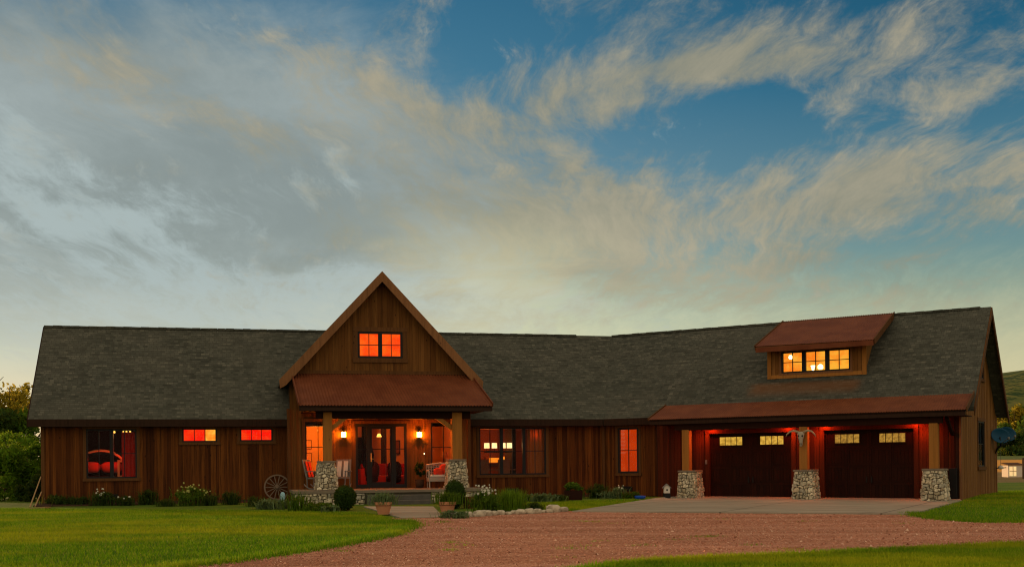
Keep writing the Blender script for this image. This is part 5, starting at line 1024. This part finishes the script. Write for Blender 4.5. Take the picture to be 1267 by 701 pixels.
# stone edging
rr = random.Random(5); pts = [(553, 641), (566, 640.5), (590, 639), (612, 637), (640, 636), (662, 635), (680, 634), (692, 633), (706, 633)]; path = [gpt(*p) for p in pts]; k = 0
lens = [0]
for a, b in zip(path, path[1:]): lens.append(lens[-1] + (b - a).length)
s = .1
while s < lens[-1]:
    j = max(i for i in range(len(lens) - 1) if lens[i] <= s); p = path[j].lerp(path[j + 1], (s - lens[j]) / (lens[j + 1] - lens[j])); w = rr.uniform(.09, .17)
    if j >= 6: w *= 1.25
    p = p + Vector((0, rr.uniform(-.1, .1), 0)); p.z = gz(p.y); mb = MB(); random.seed(k); mb.blob(p + Vector((0, 0, w * .42)), w, w * .8, w * .6, .16, 9, 6)
    tag(mb.build('edging_stone', MATS['rock'], smooth=True), 'rounded pale rock in the row of rocks edging the bed beside the gravel drive', 'rock', 'rocks edging the bed beside the gravel'); s += w * 1.75; k += 1

# far white shed, pole
Yd = 77; P = at_depth(1257, 590, Yd); zb = terrain(P.x, Yd); sh = empty('shed', (P.x, Yd, zb), 'small white shed with a lit window in the field at right', 'shed'); w = .52
mb = MB(); mb.box(P.x - w, P.x + w, Yd, Yd + 1, zb - .2, zb + .80); mb.build('wall', MATS['pale_wall'], sh); mb = MB(); mb.prism([(P.x - w - .05, Yd - .06, zb + .81), (P.x + w + .05, Yd - .06, zb + .81), (P.x + w + .05, Yd + 1.05, zb + .95), (P.x - w - .05, Yd + 1.05, zb + .95)], (0, 0, 0), (0, 0, .04)); mb.build('roof', MATS['trim'], sh)
mb = MB(); mb.box(P.x - .44, P.x + .02, Yd - .03, Yd - .003, zb + .08, zb + .72); wdw = mb.build('window', MATS['lit_window_pale'], sh); mb = MB(); mb.box(P.x - .22, P.x - .19, Yd - .05, Yd - .032, zb + .08, zb + .72); mb.box(P.x - .44, P.x + .02, Yd - .049, Yd - .031, zb + .39, zb + .42); mb.build('frame', MATS['trim'], wdw)
P = at_depth(1266, 590, 72); mb = MB(); mb.tube([(P.x, P.y, terrain(P.x, P.y) - .3), (P.x, P.y, at_depth(1266, 566, 72).z)], .06, 8); tag(mb.build('fence_post', MATS['bark']), 'dark wooden post beside the white shed at the right edge', 'post')

# ------------------------------------------------------------------ grass and pebbles
def inside(px, poly):
    x, y = px[:, 0], px[:, 1]; r = np.zeros(len(x), bool); n = len(poly)
    for i in range(n):
        x1, y1 = poly[i]; x2, y2 = poly[(i + 1) % n]; c = ((y1 > y) != (y2 > y)) & (x < (x2 - x1) * (y - y1) / (y2 - y1 + 1e-12) + x1); r ^= c
    return r
def G(l): return [(lambda p: (p.x, p.y))(gpt(*q)) for q in l]
gpoly = G(GRAVEL)
def scatter(region, n, seed, avoid=True):
    r = np.random.default_rng(seed); R = G(region); a = np.array(R); lo, hi = a.min(0), a.max(0); p = r.uniform(lo, hi, (n, 2)); k = inside(p, R)
    if avoid: k &= ~inside(p, gpoly)
    return p[k]
def turf(pts, h, w, seed, clump=1):
    r = np.random.default_rng(seed); n = len(pts); z = -GS * np.maximum(0, 38 - pts[:, 1]); b = np.concatenate([pts, z[:, None]], 1); a = r.uniform(0, 6.28, n); s = np.stack([np.cos(a), np.sin(a), 0 * a], 1) * w / 2
    H = h * r.uniform(.4, 1.3, n); t = b + np.stack([r.normal(size=n) * .35 * H, r.normal(size=n) * .35 * H, H], 1); return np.stack([b - s, b + s, t], 1).reshape(-1, 3)
L_LAWN = [(-80, 760), (-80, 628), (360, 632), (450, 634), (498, 643), (506, 652), (486, 663), (380, 683), (230, 703), (150, 716), (-60, 770)]
R_STRIP = [(560, 770), (670, 718), (750, 702), (810, 695), (1000, 687), (1190, 678), (1230, 676), (1350, 672), (1500, 770)]
R_LAWN = [(1128, 639), (1176, 621), (1192, 619), (1234, 608), (1330, 604), (1400, 649), (1210, 649), (1160, 644)]
M_LAWN = [(585, 634), (590, 624), (812, 617), (706, 632), (640, 634)]
t_ = [turf(scatter(L_LAWN, 420000, 1), .055, .014, 2), turf(scatter(R_STRIP, 300000, 3), .075, .016, 4), turf(scatter(R_LAWN, 130000, 5), .06, .016, 6), turf(scatter(M_LAWN, 40000, 7), .06, .016, 8)]
# ragged longer tufts where lawn and gravel meet
for i, (line, n) in enumerate(((GRAVEL[1:9], 9000), (GRAVEL[14:19], 6000), (GRAVEL[20:29], 16000))):
    q = np.array(G(line)); r = np.random.default_rng(30 + i); seg = np.linalg.norm(np.diff(q, axis=0), axis=1); cs = np.concatenate([[0], np.cumsum(seg)]); u = r.uniform(0, cs[-1], n); x = np.interp(u, cs, q[:, 0]); y = np.interp(u, cs, q[:, 1])
    p = np.stack([x, y], 1) + r.normal(size=(n, 2)) * .16; t_.append(turf(p, .10, .018, 40 + i))
# weeds in the gravel
rw = random.Random(21)
for px, py in [(865, 664), (880, 664), (1060, 680), (1075, 681), (1090, 679), (520, 650), (560, 655), (700, 690), (980, 680), (420, 682)] + [(rw.uniform(420, 1250), rw.choice((rw.uniform(640, 648), rw.uniform(668, 688)))) for _ in range(22)]:
    g = gpt(px, py); n = rw.randint(20, 90); t_.append(turf(np.stack([np.random.default_rng(int(px)).normal(g.x, .16, n), np.random.default_rng(int(py * 9)).normal(g.y, .12, n)], 1), .05, .016, int(px)))
tag(fastmesh('lawn_grass', np.concatenate(t_), 0, 3, MATS['grass']), 'short mown green grass', 'grass', kind='stuff')
r = np.random.default_rng(77); pts = scatter(GRAVEL, 60000, 9, False); pts = pts[inside(pts, gpoly)]; n = len(pts); s = r.uniform(.008, .022, n) * (1 + (r.uniform(0, 1, n) > .97) * 1.2)
b = np.concatenate([pts, (-GS * np.maximum(0, 38 - pts[:, 1]) + .012)[:, None]], 1); a = r.uniform(0, 6.28, n)
cr = [b + np.stack([np.cos(a + k * 1.5708) * s * r.uniform(.7, 1.2, n), np.sin(a + k * 1.5708) * s * r.uniform(.7, 1.2, n), 0 * a], 1) for k in range(4)]; tp = b + np.stack([0 * a, 0 * a, s * .8], 1)
V = np.concatenate([np.stack([cr[k], cr[(k + 1) % 4], tp], 1).reshape(n, 1, 9) for k in range(4)], 1).reshape(-1, 3)
me_o = fastmesh('gravel_stones', V, 0, 3, MATS['pebble']); tag(me_o, 'loose reddish gravel stones', 'gravel', kind='stuff')
